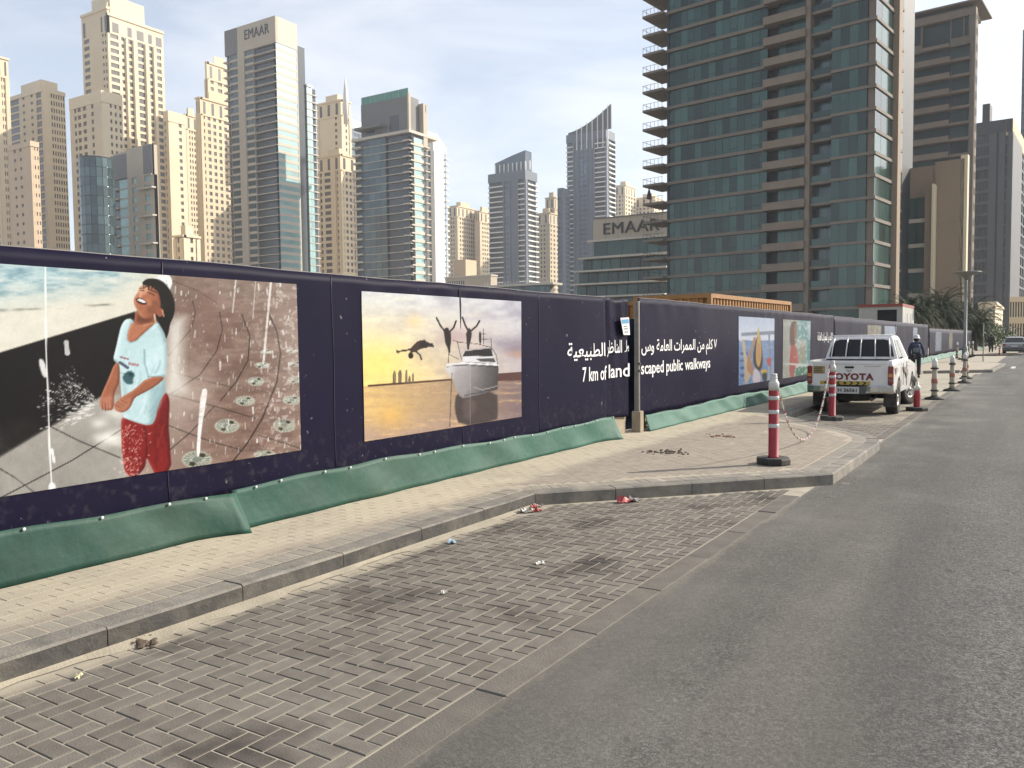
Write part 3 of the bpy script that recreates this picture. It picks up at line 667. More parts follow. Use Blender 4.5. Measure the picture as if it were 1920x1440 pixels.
def pickup():
    t = empty('pickup_truck', (-3.41, 18.92, .001), R(1.7), 'white double cab pickup truck with maroon tailgate letters parked in the bay', 'pickup truck')
    hw = lambda z: .865 - .05 * max(0, (z - .95) / .3) ** 2 - .035 * max(0, (.75 - z) / .4) ** 2
    RA, FA, WR = 1.22, 4.305, .385
    def arch(yc, z0=.48, r=.47):
        return [(yc + r * math.cos(a), .37 + r * math.sin(a)) for a in np.linspace(math.pi - .25, .25, 11)]
    # bed sides and cab/bonnet lower body, drawn as a side outline and lofted across the width
    def outline_body(name, pts, inset=0.0):
        mb = MB()
        for s in (-1, 1):
            zs = [p[1] for p in pts]; ring_o = [(s * (hw(z) - inset), y, z) for y, z in pts]; ring_i = [(s * (hw(z) - inset - .06), y, z) for y, z in pts]
            n_ = len(pts); n0 = len(mb.v); mb.v += ring_o + ring_i
            mb.f.append(tuple(range(n0, n0 + n_)) if s > 0 else tuple(reversed(range(n0, n0 + n_))))
            mb.f.append(tuple(reversed(range(n0 + n_, n0 + 2 * n_))) if s > 0 else tuple(range(n0 + n_, n0 + 2 * n_)))
            for i in range(n_): a, c = n0 + i, n0 + (i + 1) % n_; mb.f.append((a, c, c + n_, a + n_))
        return mb.build(name, m_paint, t)
    outline_body('bed_side', [(.10, .62), (.10, 1.10), (.13, 1.20), (.20, 1.215), (1.66, 1.215), (1.70, 1.16), (1.70, .50)] + [(y, z) for y, z in reversed(arch(RA))] + [(.55, .50)])
    outline_body('cab_side', [(1.715, .46), (1.715, 1.17), (2.9, 1.16), (4.02, 1.13), (4.10, 1.115), (5.00, 1.02), (5.20, .95), (5.22, .55), (4.82, .46)] + [(y, z) for y, z in reversed(arch(FA))] + [(3.80, .44)])
    MB().box(-.80, .80, .14, 1.69, .55, .60).build('bed_floor', m_dark, t)
    MB().box(-.80, .80, 1.66, 1.70, .55, 1.16).build('bed_front_wall', m_paint, t)
    MB().hexa([(-.83, 1.72, .50), (.83, 1.72, .50), (.83, 4.9, .50), (-.83, 4.9, .50), (-.83, 1.72, 1.12), (.83, 1.72, 1.12), (.80, 4.05, 1.10), (-.80, 4.05, 1.10)]).build('cabin_tub', m_dark, t)
    MB().loft([[(-.78, 4.02, 1.13), (0, 4.0, 1.17), (.78, 4.02, 1.13)], [(-.80, 4.6, 1.09), (0, 4.6, 1.13), (.80, 4.6, 1.09)], [(-.78, 5.1, 1.0), (0, 5.14, 1.03), (.78, 5.1, 1.0)], [(-.72, 5.22, .78), (0, 5.25, .8), (.72, 5.22, .78)]], closed=False).build('bonnet', m_paint, t, True)
    # tailgate
    tg = MB().bbox(-.775, .775, .075, .125, .66, 1.19, .012).build('tailgate', m_paint, t)
    MB().bbox(-.70, .70, .066, .076, 1.13, 1.165, .004).build('pressing', m_paint, tg)
    MB().bbox(.30, .62, .060, .075, 1.085, 1.10, .003).build('small_badge', m_chrome, tg)
    hd = MB().bbox(-.09, .09, .056, .076, 1.045, 1.085, .006).build('tailgate_handle', m_dark, tg)
    v, f = text_mesh('TOYOTA', .135, m_tred, bold=.010, spacing=1.12)
    sx = .92 / v[:, 0].max(); link('lettering', mesh_from([(-.43 + p[0] * sx, .070 - p[2], .80 + p[1]) for p in v], [tuple(reversed(q)) for q in f], 'lettering', m_tred), tg)
    em = MB(); em.lathe([(.05, 0), (.052, .003), (.04, .004)], seg=20); em.xf(Matrix.Translation((.0, .068, 1.0)) @ Matrix.Rotation(math.pi / 2, 4, 'X') @ Matrix.Scale(.6, 4, (0, 1, 0)))
    em.build('emblem', m_chrome, tg, True)
    st = MB().box(-.60, .42, .070, .074, .685, .765).build('chevron_strip', m_yel, tg)
    for k in range(7):
        x0 = -.52 + k * .13; d = -1 if k < 3 else 1
        if k == 3:
            MB().poly([(x0, .069, .725), (x0 + .04, .069, .69), (x0 + .08, .069, .725), (x0 + .04, .069, .76)]).build('chevron', m_blk, st); continue
        MB().poly([(x0 + q[0] * .045 * d + .04, .069, .725 + q[1] * .036) for q in ((-1, 1), (0, 1), (1, 0), (0, -1), (-1, -1), (0, 0))]).build('chevron', m_blk, st)
    nt_ = MB().box(-.745, -.50, .070, .074, .92, 1.09).build('notice_sticker', m_tan, tg)
    for k in range(4): MB().box(-.73, -.73 + random.uniform(.16, .21), .0675, .0695, 1.055 - k * .037, 1.073 - k * .037).build('notice_line', m_blk, nt_)
    # tail lights
    for s in (-1, 1):
        x0, x1 = (s * .765, s * .868); lo, hi = min(x0, x1), max(x0, x1)
        tl = MB().bbox(lo, hi, .045, .16, .70, 1.09, .012).build('tail_light', m_tail, t)
        MB().bbox(lo + .01, hi - .012, .036, .05, .86, .93, .005).build('indicator_lens', m_amb, tl); MB().bbox(lo + .01, hi - .012, .037, .05, .76, .83, .005).build('reversing_lens', m_clear, tl)
    # bumper
    bu = MB(); rings = []
    for x in np.linspace(-.87, .87, 13):
        bow = .10 * (abs(x) / .87) ** 4; step = .0 if abs(x) > .33 else .05
        rings.append([(x, .0 + bow, .50 + .03 * (abs(x) / .87)), (x, -.03 + bow + step, .55), (x, -.03 + bow + step, .66), (x, -.01 + bow, .69), (x, .10 + bow * .5, .69), (x, .10 + bow * .5, .50)])
    bu.loft(rings).build('bumper', m_chrome, t)
    MB().bbox(-.52, .36, -.005, .02, .49, .66, .01).build('bumper_recess', m_bump, t)
    pl = MB().bbox(-.26, .21, -.025, -.008, .50, .645, .006).build('number_plate', m_plate, t)
    v, f = text_mesh('H 36561', .075, m_blk, bold=.003); sx = .38 / v[:, 0].max()
    link('plate_number', mesh_from([(-.215 + p[0] * sx, -.028 - p[2], .54 + p[1]) for p in v], [tuple(reversed(q)) for q in f], 'plate_number', m_blk), pl)
    # greenhouse
    zb, zr = 1.15, 1.745
    low = [(-.80, 1.72), (.80, 1.72), (.80, 4.02), (-.80, 4.02)]
    def ring(z, ins, yr, yf): return [(-.805 + ins, yr, z), (.805 - ins, yr, z), (.805 - ins, yf, z), (-.805 + ins, yf, z)]
    gh = MB(); gh.loft([ring(1.12, 0, 1.715, 4.05), ring(1.17, .01, 1.72, 4.0), ring(1.68, .155, 1.86, 3.30), ring(1.735, .19, 1.93, 3.20), ring(1.765, .26, 2.05, 3.08)])
    gh.build('cab', m_paint, t)
    def on_face(P, u, v, off):
        a, b_, c, d = [Vector(q) for q in P]; p = a.lerp(b_, u).lerp(d.lerp(c, u), v); nn = (b_ - a).cross(d - a).normalized(); return p + nn * off
    A, B = ring(1.17, .01, 1.72, 4.0), ring(1.68, .155, 1.86, 3.30)
    faces = {'rear_window': ([A[0], A[1], B[1], B[0]], [(.045, .17), (.955, .17), (.965, .6), (.93, .90), (.86, .95), (.14, .95), (.07, .90), (.035, .6)]),
             'windscreen': ([A[2], A[3], B[3], B[2]], [(.05, .08), (.95, .08), (.95, .94), (.05, .94)])}
    def pane(name, P, uv, off=.004):
        mb = MB(); top = [on_face(P, u, v, off + .004) for u, v in uv]; bot = [on_face(P, u, v, -.01) for u, v in uv]
        mb.loft([bot, top]); return mb.build(name, m_glassd, t)
    for nme, (P, uv) in faces.items(): pane(nme, P, uv)
    for s, P in ((1, [A[1], A[2], B[2], B[1]]), (-1, [A[3], A[0], B[0], B[3]])):
        f_ = (lambda uv: uv) if s > 0 else (lambda uv: [(1 - u, v) for u, v in reversed(uv)])
        pane('side_window', P, f_([(.07, .06), (.40, .06), (.42, .92), (.14, .92)])); pane('side_window', P, f_([(.45, .06), (.86, .06), (.84, .5), (.80, .92), (.47, .92)]))
        MB().box(s * .872 - .004, s * .872 + .004, 2.02, 2.06, .60, 1.10).build('door_gap', m_dark, t)
        MB().box(s * .862 - .004, s * .862 + .008, 2.92, 2.935, .55, 1.13).build('door_gap', m_dark, t)
        for y in (2.18, 3.08): MB().bbox(s * .868 - .012, s * .868 + .016, y, y + .17, 1.0, 1.03, .006).build('door_handle', m_paint, t)
        dc = MB(); dc.poly([(s * .872, y, z) for y, z in ((2.2, 1.02), (2.55, .98), (3.2, .92), (3.25, .80), (2.95, .72), (2.7, .86), (2.35, .88))]); dc.build('side_decal', m_decal, t)
        MB().poly([(s * .8705, y, z) for y, z in ((.42, 1.05), (.85, 1.04), (.8, .93), (.62, .95), (.5, .86))]).build('side_decal', m_decal, t)
        mr_ = MB().bbox(s * .93 - .06, s * .93 + .05, 3.57, 3.65, 1.15, 1.28, .02).build('wing_mirror', m_dark, t)
        MB().box(min(s * .03, s * .1) + s * .80, max(s * .03, s * .1) + s * .80, 3.585, 3.62, 1.16, 1.20).build('mirror_arm', m_dark, t)
        fl = MB().bbox(s * .74 - .13, s * .74 + .13, RA - .52, RA - .49, .18, .56, .008).build('mud_flap', m_rub, t)
    # bars behind the rear window
    for k in range(5):
        x = -.62 + k * .31; MB().tube([(x * 1.04, 1.60, 1.16), (x * 1.0, 1.70, 1.45), (x * .93, 1.80, 1.74)], .014, 8).build('window_bar', m_paint, t, True)
    MB().tube([(-.66, 1.82, 1.745), (.66, 1.82, 1.745)], .016, 8).build('top_bar', m_paint, t, True)
    MB().tube([(-.74, 1.60, 1.19), (.74, 1.60, 1.19)], .016, 8).build('lower_bar', m_dark, t, True)
    MB().tube([(.60, 3.1, 1.75), (.62, 2.7, 2.0)], .006, 6).build('antenna', m_dark, t)
    # wheels
    def wheel(x, y, steer=0.0):
        w = empty('wheel', (0, 0, 0)); w.parent = t; w.location = (x, y, WR - .012); w.rotation_euler = (0, 0, steer); s = 1 if x > 0 else -1
        prof = [(.215, -.11), (.30, -.125), (.36, -.12), (.383, -.095), (.388, 0), (.383, .095), (.36, .12), (.30, .125), (.215, .11)]
        tb = MB().loft([[(r * math.cos(q * math.pi / 16), r * math.sin(q * math.pi / 16), z) for q in range(32)] for r, z in prof], caps=False); tb.xf(Matrix.Rotation(math.pi / 2, 4, 'Y')); tb.build('tyre', m_tyre, w, True)
        rb = MB().lathe([(.222, -.10), (.222, .09), (.20, .105), (.185, .085), (.17, .06), (.001, .055)], seg=28); rb.xf(Matrix.Rotation(s * math.pi / 2, 4, 'Y')); rb.build('rim', m_rim, w, True)
        for q in range(6):
            a = q * math.pi / 3; sb = MB().box(-.03, .03, .05, .195, .055, .082); sb.xf(Matrix.Rotation(s * math.pi / 2, 4, 'Y') @ Matrix.Rotation(a, 4, 'Z')); sb.build('spoke', m_rim, w)
        hb2 = MB().lathe([(.06, .05), (.055, .10), (.001, .105)], seg=16); hb2.xf(Matrix.Rotation(s * math.pi / 2, 4, 'Y')); hb2.build('hub_cap', m_chrome, w, True)
    for s in (-1, 1): wheel(s * .745, RA); wheel(s * .745, FA, R(-24))
    MB().tube([(-.75, RA, .38), (.75, RA, .38)], .05, 8).build('rear_axle', m_dark, t)
    sw = MB().lathe([(.2, -.1), (.35, -.1), (.36, 0), (.35, .1), (.2, .1)], seg=22); sw.xf(Matrix.Translation((0, .62, .42))); sw.build('spare_wheel', m_tyre, t, True)
    MB().tube([(.42, .25, .36), (.42, 1.0, .38)], .035, 8).build('exhaust_pipe', m_bump, t)
    return t
truck = pickup()

# ------------------------------------------------------------------ parked car further on
def car(loc, label, paint, name='parked_car', group=None):
    t = empty(name, loc, 0, label, 'car', group); mb = MB(); L = 4.7
    prof = [(0.05, .45), (0.0, .8), (.06, 1.0), (.25, 1.05), (.95, 1.50), (1.3, 1.58), (2.6, 1.56), (3.4, 1.10), (4.45, .98), (4.68, .75), (4.66, .45), (4.1, .30), (.5, .30)]
    for s in (-1, 1): pass
    half = lambda z: .90 if z < 1.06 else .90 - .30 * (z - 1.06) / .5
    mb.loft([[(-half(z), y, z) for y, z in prof], [(-half(z) * .6, y, z + (.02 if z > 1 else 0)) for y, z in prof], [(half(z) * .6, y, z + (.02 if z > 1 else 0)) for y, z in prof], [(half(z), y, z) for y, z in prof]]).build('body', paint, t)
    MB().hexa([(-.72, .32, 1.09), (.72, .32, 1.09), (.72, .36, 1.06), (-.72, .36, 1.06), (-.60, .90, 1.47), (.60, .90, 1.47), (.60, .95, 1.44), (-.60, .95, 1.44)]).xf(Matrix.Translation((0, -.02, .03))).build('rear_window', m_glassd, t)
    for s in (-1, 1):
        MB().hexa([(s * .885, 1.0, 1.08), (s * .90, 1.0, 1.08), (s * .90, 3.0, 1.12), (s * .885, 3.0, 1.12), (s * .66, 1.3, 1.5), (s * .68, 1.3, 1.5), (s * .68, 2.5, 1.5), (s * .66, 2.5, 1.5)]).build('side_window', m_glassd, t)
        MB().bbox(s * .78 - .12, s * .78 + .12, -.03, .1, .82, 1.0, .015).build('tail_light', m_tail, t)
        for y in (.9, 3.75):
            w = MB().lathe([(.2, -.1), (.33, -.1), (.34, 0), (.33, .1), (.2, .1)], seg=18); w.xf(Matrix.Translation((s * .80, y, .335)) @ Matrix.Rotation(math.pi / 2, 4, 'Y')); w.build('wheel', m_tyre, t, True)
    MB().bbox(-.88, .88, -.05, .12, .42, .66, .03).build('bumper', m_bump, t); MB().bbox(-.24, .24, -.06, -.03, .70, .82, .005).build('number_plate', m_plate, t)
    return t
m_silver = mat('silver_paint', (.30, .30, .29), .35, spec=.5, coat=.4)
sv_ = onz(1899, 666); car((sv_[0] + .1, sv_[1], .001), 'silver grey car parked beyond the far delineator posts', m_silver)
car((sv_[0] + 1.5, sv_[1] + 14, .001), 'pale white car standing behind the silver grey car', m_paint)

# ------------------------------------------------------------------ worker
def person(loc, rz, label, jacket, trousers, helmet=None, pack=None, h=1.70, stride=.18):
    t = empty('person', loc, rz, label, 'person'); k = h / 1.70
    m_skin = mat('brown_skin', (.16, .085, .05), .6)
    def skin(name, verts, edges, radii, m, root=0, lv=2):
        me = bpy.data.meshes.new(name); me.from_pydata([tuple(Vector(v) * k) for v in verts], edges, []); me.materials.append(m)
        o = link(name, me, t); sk = o.modifiers.new('skin', 'SKIN'); sk.use_smooth_shade = True
        for i, r in enumerate(radii):
            rr = (r, r) if not isinstance(r, tuple) else r
            me.skin_vertices[0].data[i].radius = (rr[0] * k, rr[1] * k)
        me.skin_vertices[0].data[root].use_root = True
        o.modifiers.new('subdiv', 'SUBSURF').levels = lv; o.modifiers['subdiv'].render_levels = lv
        return o
    s_ = stride
    J = {'pel': (0, 0, .92), 'waist': (0, .0, 1.06), 'chest': (0, .01, 1.27), 'neck': (0, .01, 1.44), 'head0': (0, .03, 1.53), 'head1': (0, .03, 1.62),
         'lh': (-.10, 0, .88), 'lk': (-.11, s_ * .7, .49), 'la': (-.11, s_ * .55, .09), 'lt': (-.12, s_ * .55 + .15, .045),
         'rh': (.10, 0, .88), 'rk': (.11, -s_ * .15, .48), 'ra': (.11, -s_ * 1.15, .11), 'rt': (.12, -s_ * 1.15 + .15, .045),
         'ls': (-.18, 0, 1.40), 'le': (-.26, -.06, 1.13), 'lw': (-.24, .06, .90), 'lf': (-.24, .09, .82), 'rs': (.18, 0, 1.40), 're': (.27, -.02, 1.13), 'rw': (.29, .10, .90), 'rf': (.29, .13, .82)}
    names = list(J); idx = {q: i for i, q in enumerate(names)}
    E = [('pel', 'waist'), ('waist', 'chest'), ('chest', 'neck'), ('neck', 'head0'), ('head0', 'head1'), ('pel', 'lh'), ('lh', 'lk'), ('lk', 'la'), ('la', 'lt'), ('pel', 'rh'), ('rh', 'rk'), ('rk', 'ra'), ('ra', 'rt'),
         ('chest', 'ls'), ('ls', 'le'), ('le', 'lw'), ('lw', 'lf'), ('chest', 'rs'), ('rs', 're'), ('re', 'rw'), ('rw', 'rf')]
    rad = dict(pel=.12, waist=.115, chest=.13, neck=.055, head0=.085, head1=.09, lh=.085, lk=.055, la=.04, lt=.035, rh=.085, rk=.055, ra=.04, rt=.035, ls=.06, le=.042, lw=.03, lf=.028, rs=.06, re=.042, rw=.03, rf=.028)
    skin('body', [J[q] for q in names], [(idx[a], idx[b_]) for a, b_ in E], [rad[q] for q in names], m_skin)
    for s, w in ((-1, 'lf'), (1, 'rf')):
        for q in range(4):
            b_ = Vector(J[w]); p = [b_ + Vector((s * .0, -.022 + q * .015, .0)), b_ + Vector((-s * .008, -.02 + q * .015, -.04)), b_ + Vector((-s * .03, -.018 + q * .014, -.065))]
            MB().tube([v * k for v in p], .009, 6).build('finger', m_skin, t, True)
        MB().tube([(b_ + Vector((0, .03, .02))) * k, (b_ + Vector((-s * .02, .055, -.02))) * k], .010, 6).build('thumb', m_skin, t, True)
    jn = ['pel', 'waist', 'chest', 'neck', 'ls', 'le', 'lw', 'rs', 're', 'rw']; ji = {q: i for i, q in enumerate(jn)}
    skin('jacket', [J[q] for q in jn], [(ji[a], ji[b_]) for a, b_ in E if a in ji and b_ in ji], [(.17, .14), (.165, .135), (.175, .14), .07, .085, .062, .05, .085, .062, .05], jacket, 1)
    tn = ['pel', 'lh', 'lk', 'la', 'rh', 'rk', 'ra']; ti = {q: i for i, q in enumerate(tn)}
    skin('trousers', [J[q] for q in tn], [(ti[a], ti[b_]) for a, b_ in E if a in ti and b_ in ti], [(.15, .13), .11, .085, .075, .11, .085, .075], trousers)
    m_boot = mat('dark_boot', (.03, .025, .02), .7)
    for a, b_ in (('la', 'lt'), ('ra', 'rt')):
        A, B = Vector(J[a]), Vector(J[b_]); MB().bbox(A.x - .05, A.x + .05, A.y - .08, B.y + .05, .0, .10, .03).xf(Matrix.Scale(k, 4)).build('boot', m_boot, t, True)
    m_hair = mat('dark_hair', (.012, .01, .009), .7)
    hh = MB().lathe([(.05, 1.50), (.095, 1.53), (.102, 1.60), (.085, 1.68), (.03, 1.715)], cx=0, cy=.015, seg=16).xf(Matrix.Scale(k, 4)); hh.build('hair', m_hair, t, True)
    for s in (-1, 1): MB().lathe([(.012, -.02), (.022, 0), (.012, .02)], cx=s * .098, cy=.035, cz=1.58, seg=8).xf(Matrix.Scale(k, 4)).build('ear', m_skin, t, True)
    MB().lathe([(.008, -.02), (.016, -.015), (.004, .02)], cx=0, cy=.128, cz=1.585, seg=8).xf(Matrix.Scale(k, 4)).build('nose', m_skin, t, True)
    if helmet:
        hm = MB().lathe([(.150, 1.625), (.155, 1.63), (.152, 1.64), (.118, 1.648), (.116, 1.70), (.095, 1.755), (.055, 1.785), (.005, 1.795)], cx=0, cy=.03, seg=22).xf(Matrix.Scale(k, 4)).build('hard_hat', helmet, t, True)
    if pack:
        pk = MB().bbox(-.15, .15, -.30, -.13, 1.02, 1.40, .05).xf(Matrix.Scale(k, 4)).build('backpack', pack, t, True)
        MB().bbox(-.11, .11, -.335, -.295, 1.06, 1.24, .02).xf(Matrix.Scale(k, 4)).build('pocket', mat('pack_grey', (.16, .18, .21), .6), pk, True)
    return t
wk = onz(1717, 708)
person((wk[0], wk[1], .002), R(6), 'worker in blue jacket and white hard hat walking with a backpack', mat('navy_workwear', (.035, .055, .11), .85, var=.2, scale=9), mat('dark_trousers', (.022, .022, .03), .85, var=.2, scale=9), mat('white_helmet', (.78, .77, .74), .3), mat('blue_backpack', (.03, .045, .09), .7))
fp = onz(1866, 664.5); person((fp[0] - .5, fp[1] + 4, .131), R(10), 'distant dark figure standing by the parked car', mat('black_clothes', (.02, .02, .022), .85), mat('black_trousers', (.02, .02, .022), .85), h=1.72, stride=.05)

# ------------------------------------------------------------------ lamp post and sign pole
m_lamp = mat('galvanised_grey', (.24, .235, .22), .5, metal=.3, var=.15, scale=6)
lp = empty('lamp_post', (-3.75, 58.0, .131), 0, 'tall grey lamp post with a flat disc lamp head by the hoarding', 'street lamp')
MB().lathe([(.16, 0), (.16, .9), (.10, .95), (.085, 4.9), (.06, 5.0)], seg=18).build('pole', m_lamp, lp, True)
lh = MB().lathe([(.06, 4.95), (.10, 5.08), (.34, 5.28), (.80, 5.42), (.86, 5.46), (.80, 5.49), (.01, 5.52)], seg=28).build('lamp_head', m_lamp, lp, True)
for a in range(3): MB().tube([(.09 * math.cos(a * 2.1), .09 * math.sin(a * 2.1), 3.9), (.17 * math.cos(a * 2.1), .17 * math.sin(a * 2.1), 4.6), (.30 * math.cos(a * 2.1), .30 * math.sin(a * 2.1), 5.25)], .018, 6).build('bracket', m_lamp, lp)
sg = onz(1843, 682)
sn = empty('sign_post', (sg[0], sg[1], .131), 0, 'thin grey sign pole with its plate seen edge on', 'sign')
MB().lathe([(.03, 0), (.03, 2.3), (.002, 2.31)], seg=10).build('pole', m_lamp, sn); MB().bbox(-.012, .012, -.28, .28, 1.55, 2.25, .004).build('plate', m_lamp, sn)

# ------------------------------------------------------------------ container and cabin behind the hoarding
m_cont = mat('ochre_container', (.42, .20, .045), .6, var=.2, scale=3, dirt=((.22, .10, .04), 4, .5)); m_contd = mat('container_frame', (.36, .17, .045), .6, var=.15, scale=4)
cA = at(1333, 550, 26.0)
ct = empty('shipping_container', (cA[0], cA[1], -.16), R(-3), 'ochre yellow corrugated shipping container showing above the hoarding', 'container')
CL, CW, CH = 8.0, 2.6, cA[2] + .16
def corr(name, P, U, L, parent):
    mb = MB(); pts = []; s = 0.0; up = Vector((0, 0, 1)); nn = Vector(U).cross(up)
    while s < L - .3:
        for ds, dd in ((0, 0), (.09, 0), (.13, -.045), (.22, -.045), (.26, 0)): pts.append(Vector(P) + Vector(U) * (s + ds) + nn * dd)
        s += .26
    for a, b_ in zip(pts[:-1], pts[1:]): mb.quad((a.x, a.y, .15), (b_.x, b_.y, .15), (b_.x, b_.y, CH - .12), (a.x, a.y, CH - .12))
    return mb.build(name, m_cont, parent)
corr('long_side', (-.03, .1, 0), (0, 1, 0), CL, ct); corr('end_side', (-CW, .03, 0), (1, 0, 0), CW, ct)
MB().box(-CW + .08, -.10, .1, CL - .1, .1, CH - .06).build('roof_panel', m_contd, ct)
for x, y in ((0, 0), (-CW, 0), (0, CL), (-CW, CL)): MB().cbox(x - (.05 if x == 0 else -.05), y + (.05 if y == 0 else -.05), CH / 2, .13, .13, CH - .02).build('corner_post', m_contd, ct)
MB().box(-.10, .015, .12, CL - .12, CH - .13, CH).build('top_rail', m_contd, ct); MB().box(-CW + .1, -.11, -.015, .10, CH - .13, CH - .003).build('end_rail', m_contd, ct)
ct2 = empty('shipping_container', (cA[0] - 2.75, cA[1] + .9, -.16), R(-3), 'ochre container end in shade next to the ribbed container', 'container')
for ch in list(ct.children): c_ = ch.copy(); COL.objects.link(c_); c_.parent = ct2; c_.scale = (1.6, 1, .965)
m_cab = mat('cabin_white', (.46, .44, .39), .7, var=.08, scale=3); m_rtrim = mat('cabin_red_trim', (.28, .05, .035), .6); m_hole = mat('cabin_dark_interior', (.015, .015, .015), .9)
kb = at(1690, 569, 50.0)
kc = empty('site_cabin', (kb[0], kb[1], -.16), R(0), 'white site cabin with red roof edge and dark doorway behind the hoarding', 'site cabin')
KW = abs(kb[0] - at(1610, 569, 50.2)[0]); KH = kb[2] + .16
for x0, x1 in ((-KW, -KW * .56), (-KW * .10, 0)): MB().box(x0, x1, 0, .08, .1, KH - .15).build('front_panel', m_cab, kc)
MB().box(-KW, 0, .10, 4.9, .1, KH - .15).build('interior', m_hole, kc)
MB().box(-KW * .56, -KW * .10, .0, .09, KH - .32, KH - .15).build('door_lintel', m_cab, kc)
for k in range(4): MB().box(.0, .06, .1 + k * 1.25, 1.30 + k * 1.25, .1, KH - .15).build('side_panel', m_cab, kc)
for k in range(2): MB().box(.062, .075, 1.9 + k * 1.6, 2.5 + k * 1.6, KH - 1.6, KH - .5).build('window', m_glassd, kc)
MB().box(-KW - .05, .08, -.06, 5.0, KH - .15, KH).build('roof_edge', m_rtrim, kc)

# ------------------------------------------------------------------ palms
m_frond = mat('palm_frond', (.040, .056, .020), .75, var=.4, scale=1.5, orand=.25, spec=.15); m_trunk = mat('palm_trunk', (.13, .10, .07), .9, var=.3, scale=12, bump=.5, bscale=20)
def palm(loc, h, R_, nf, label, seed):
    rr = random.Random(seed); t = empty('palm_tree', loc, rr.uniform(0, 6), label, 'palm tree', 'palms at the end of the hoarding')
    MB().loft([[((.22 - .06 * q / 9 + (.015 if q % 2 else 0)) * math.cos(a * math.pi / 5) + .02 * q, (.22 - .06 * q / 9 + (.015 if q % 2 else 0)) * math.sin(a * math.pi / 5), h * q / 9) for a in range(10)] for q in range(10)]).build('trunk', m_trunk, t)
    mb = MB()
    for k in range(nf):
        az = rr.uniform(0, 2 * math.pi); el = rr.uniform(-.5, 1.25); L = R_ * rr.uniform(.75, 1.1)
        pts = []
        p = Vector((.18, 0, h)); d = Vector((math.cos(az) * math.cos(el), math.sin(az) * math.cos(el), math.sin(el)))
        for q in range(9):
            pts.append(p.copy()); p = p + d * L / 8; d = (d + Vector((0, 0, -.17 - .05 * q / 4))).normalized()
        side = Vector((-math.sin(az), math.cos(az), 0))
        for a, b_ in zip(pts[:-1], pts[1:]):
            mb.quad(a - side * .02, a + side * .02, b_ + side * .015, b_ - side * .015)
            for s in (-1, 1):
                for w in (.15, .5, .85):
                    c = a.lerp(b_, w); ll = .38 * (1 - .5 * abs(pts.index(a) - 3) / 5) * rr.uniform(.8, 1.15); fw = (b_ - a).normalized()
                    tip = c + side * s * ll * .8 + fw * ll * .6 + Vector((0, 0, -.12 + rr.uniform(-.08, .08)))
                    mb.poly([c - fw * .035, c + fw * .035, tip])
    mb.build('crown', m_frond, t)
    return t
pl_lab = ['dense dark date palm in front of the podium fin', 'tallest dark date palm before the brown podium wall', 'dark date palm beside the site cabin', 'date palm between the tallest palm and the lamp post', 'green date palm spreading behind the lamp post', 'far green palm in front of the cream wall', 'low bushy palm under the lamp post palms']
for k, (px, D, topy, R_) in enumerate(((1735, 92, 566, 3.4), (1762, 98, 556, 3.6), (1700, 90, 566, 3.0), (1785, 100, 572, 3.2), (1822, 108, 572, 3.4), (1842, 116, 582, 3.2), (1830, 100, 598, 2.6))):
    p = at(px, topy, D); palm((p[0], p[1], -.16), p[2] - .9, R_, 85, pl_lab[k], 30 + k)
# clipped shrub by the parked car
m_leaf = mat('shrub_leaf', (.085, .12, .025), .6, var=.3, scale=2, orand=.3)
def shrub(loc, r, label, seed, nleaf=700):
    rr = random.Random(seed); t = empty('shrub', loc, 0, label, 'shrub', 'shrubs at the end of the road')
    MB().tube([(0, 0, 0), (.03, 0, r * .6), (.05, .05, r)], [.05, .04, .02], 6).build('stem', m_trunk, t)
    mb = MB()
    for k in range(nleaf):
        a, b_ = rr.uniform(0, 6.28), math.acos(rr.uniform(-.6, 1)); q = r * rr.uniform(.6, 1.08) * (1 + .2 * math.sin(3 * a + seed))
        c = Vector((q * math.sin(b_) * math.cos(a), q * math.sin(b_) * math.sin(a), r * .95 + q * math.cos(b_) * .9)); u = Vector((rr.gauss(0, 1), rr.gauss(0, 1), rr.gauss(0, 1))).normalized(); w = u.orthogonal().normalized()
        L = .14; mb.poly([c - u * L, c + w * L * .5, c + u * L, c - w * L * .5])
    mb.build('crown', m_leaf, t)
for k, (px, py, D, r) in enumerate(((1866, 652, 104, 1.4), (1858, 640, 112, 1.8), (1876, 646, 120, 1.8))):
    p = at(px, py, D); shrub((p[0], p[1], -.16), r, ['small rounded shrub right behind the distant figure', 'taller shrub below the far green palm', 'wide shrub beyond the parked silver car'][k], k)
# ------------------------------------------------------------------ litter
m_lit = mat('white_plastic_scrap', (.70, .66, .60), .6); m_litr = mat('red_tape_scrap', (.50, .07, .07), .5); m_litb = mat('blue_paper', (.30, .42, .52), .6); m_lity = mat('yellow_scrap', (.68, .62, .36), .6); m_rubble = mat('brown_debris', (.12, .085, .06), .9)
def scrap(px, py, size, m, label, m2=None, z=.004, seed=1):
    rr = random.Random(seed); p = onz(px, py, z); t = empty('litter', tuple(p), rr.uniform(0, 3), label, 'litter')
    def crumple(s, ox, oy):
        mb = MB(); hs = {}
        def f(u, v):
            e = 1 - .35 * rr.random(); return (ox + (u - .5) * s * e, oy + (v - .5) * s * .7 * e, abs(rr.gauss(0, 1)) * s * .16 + .001)
        return mb.grid(f, 5, 4)
    crumple(size, 0, 0).build('scrap_piece', m, t)
    if m2: crumple(size * .7, size * .55, size * .1).build('scrap_piece', m2, t)
scrap(990, 960, .16, m_lit, 'crumpled red and white plastic by the kerb corner', m_litr, seed=3)
scrap(1003, 951, .10, m_litr, 'small red plastic scrap tucked against the kerb corner', m_lit, seed=13)
scrap(1172, 941, .20, m_litr, 'torn red and white tape below the diagonal kerb', m_lit, seed=4)
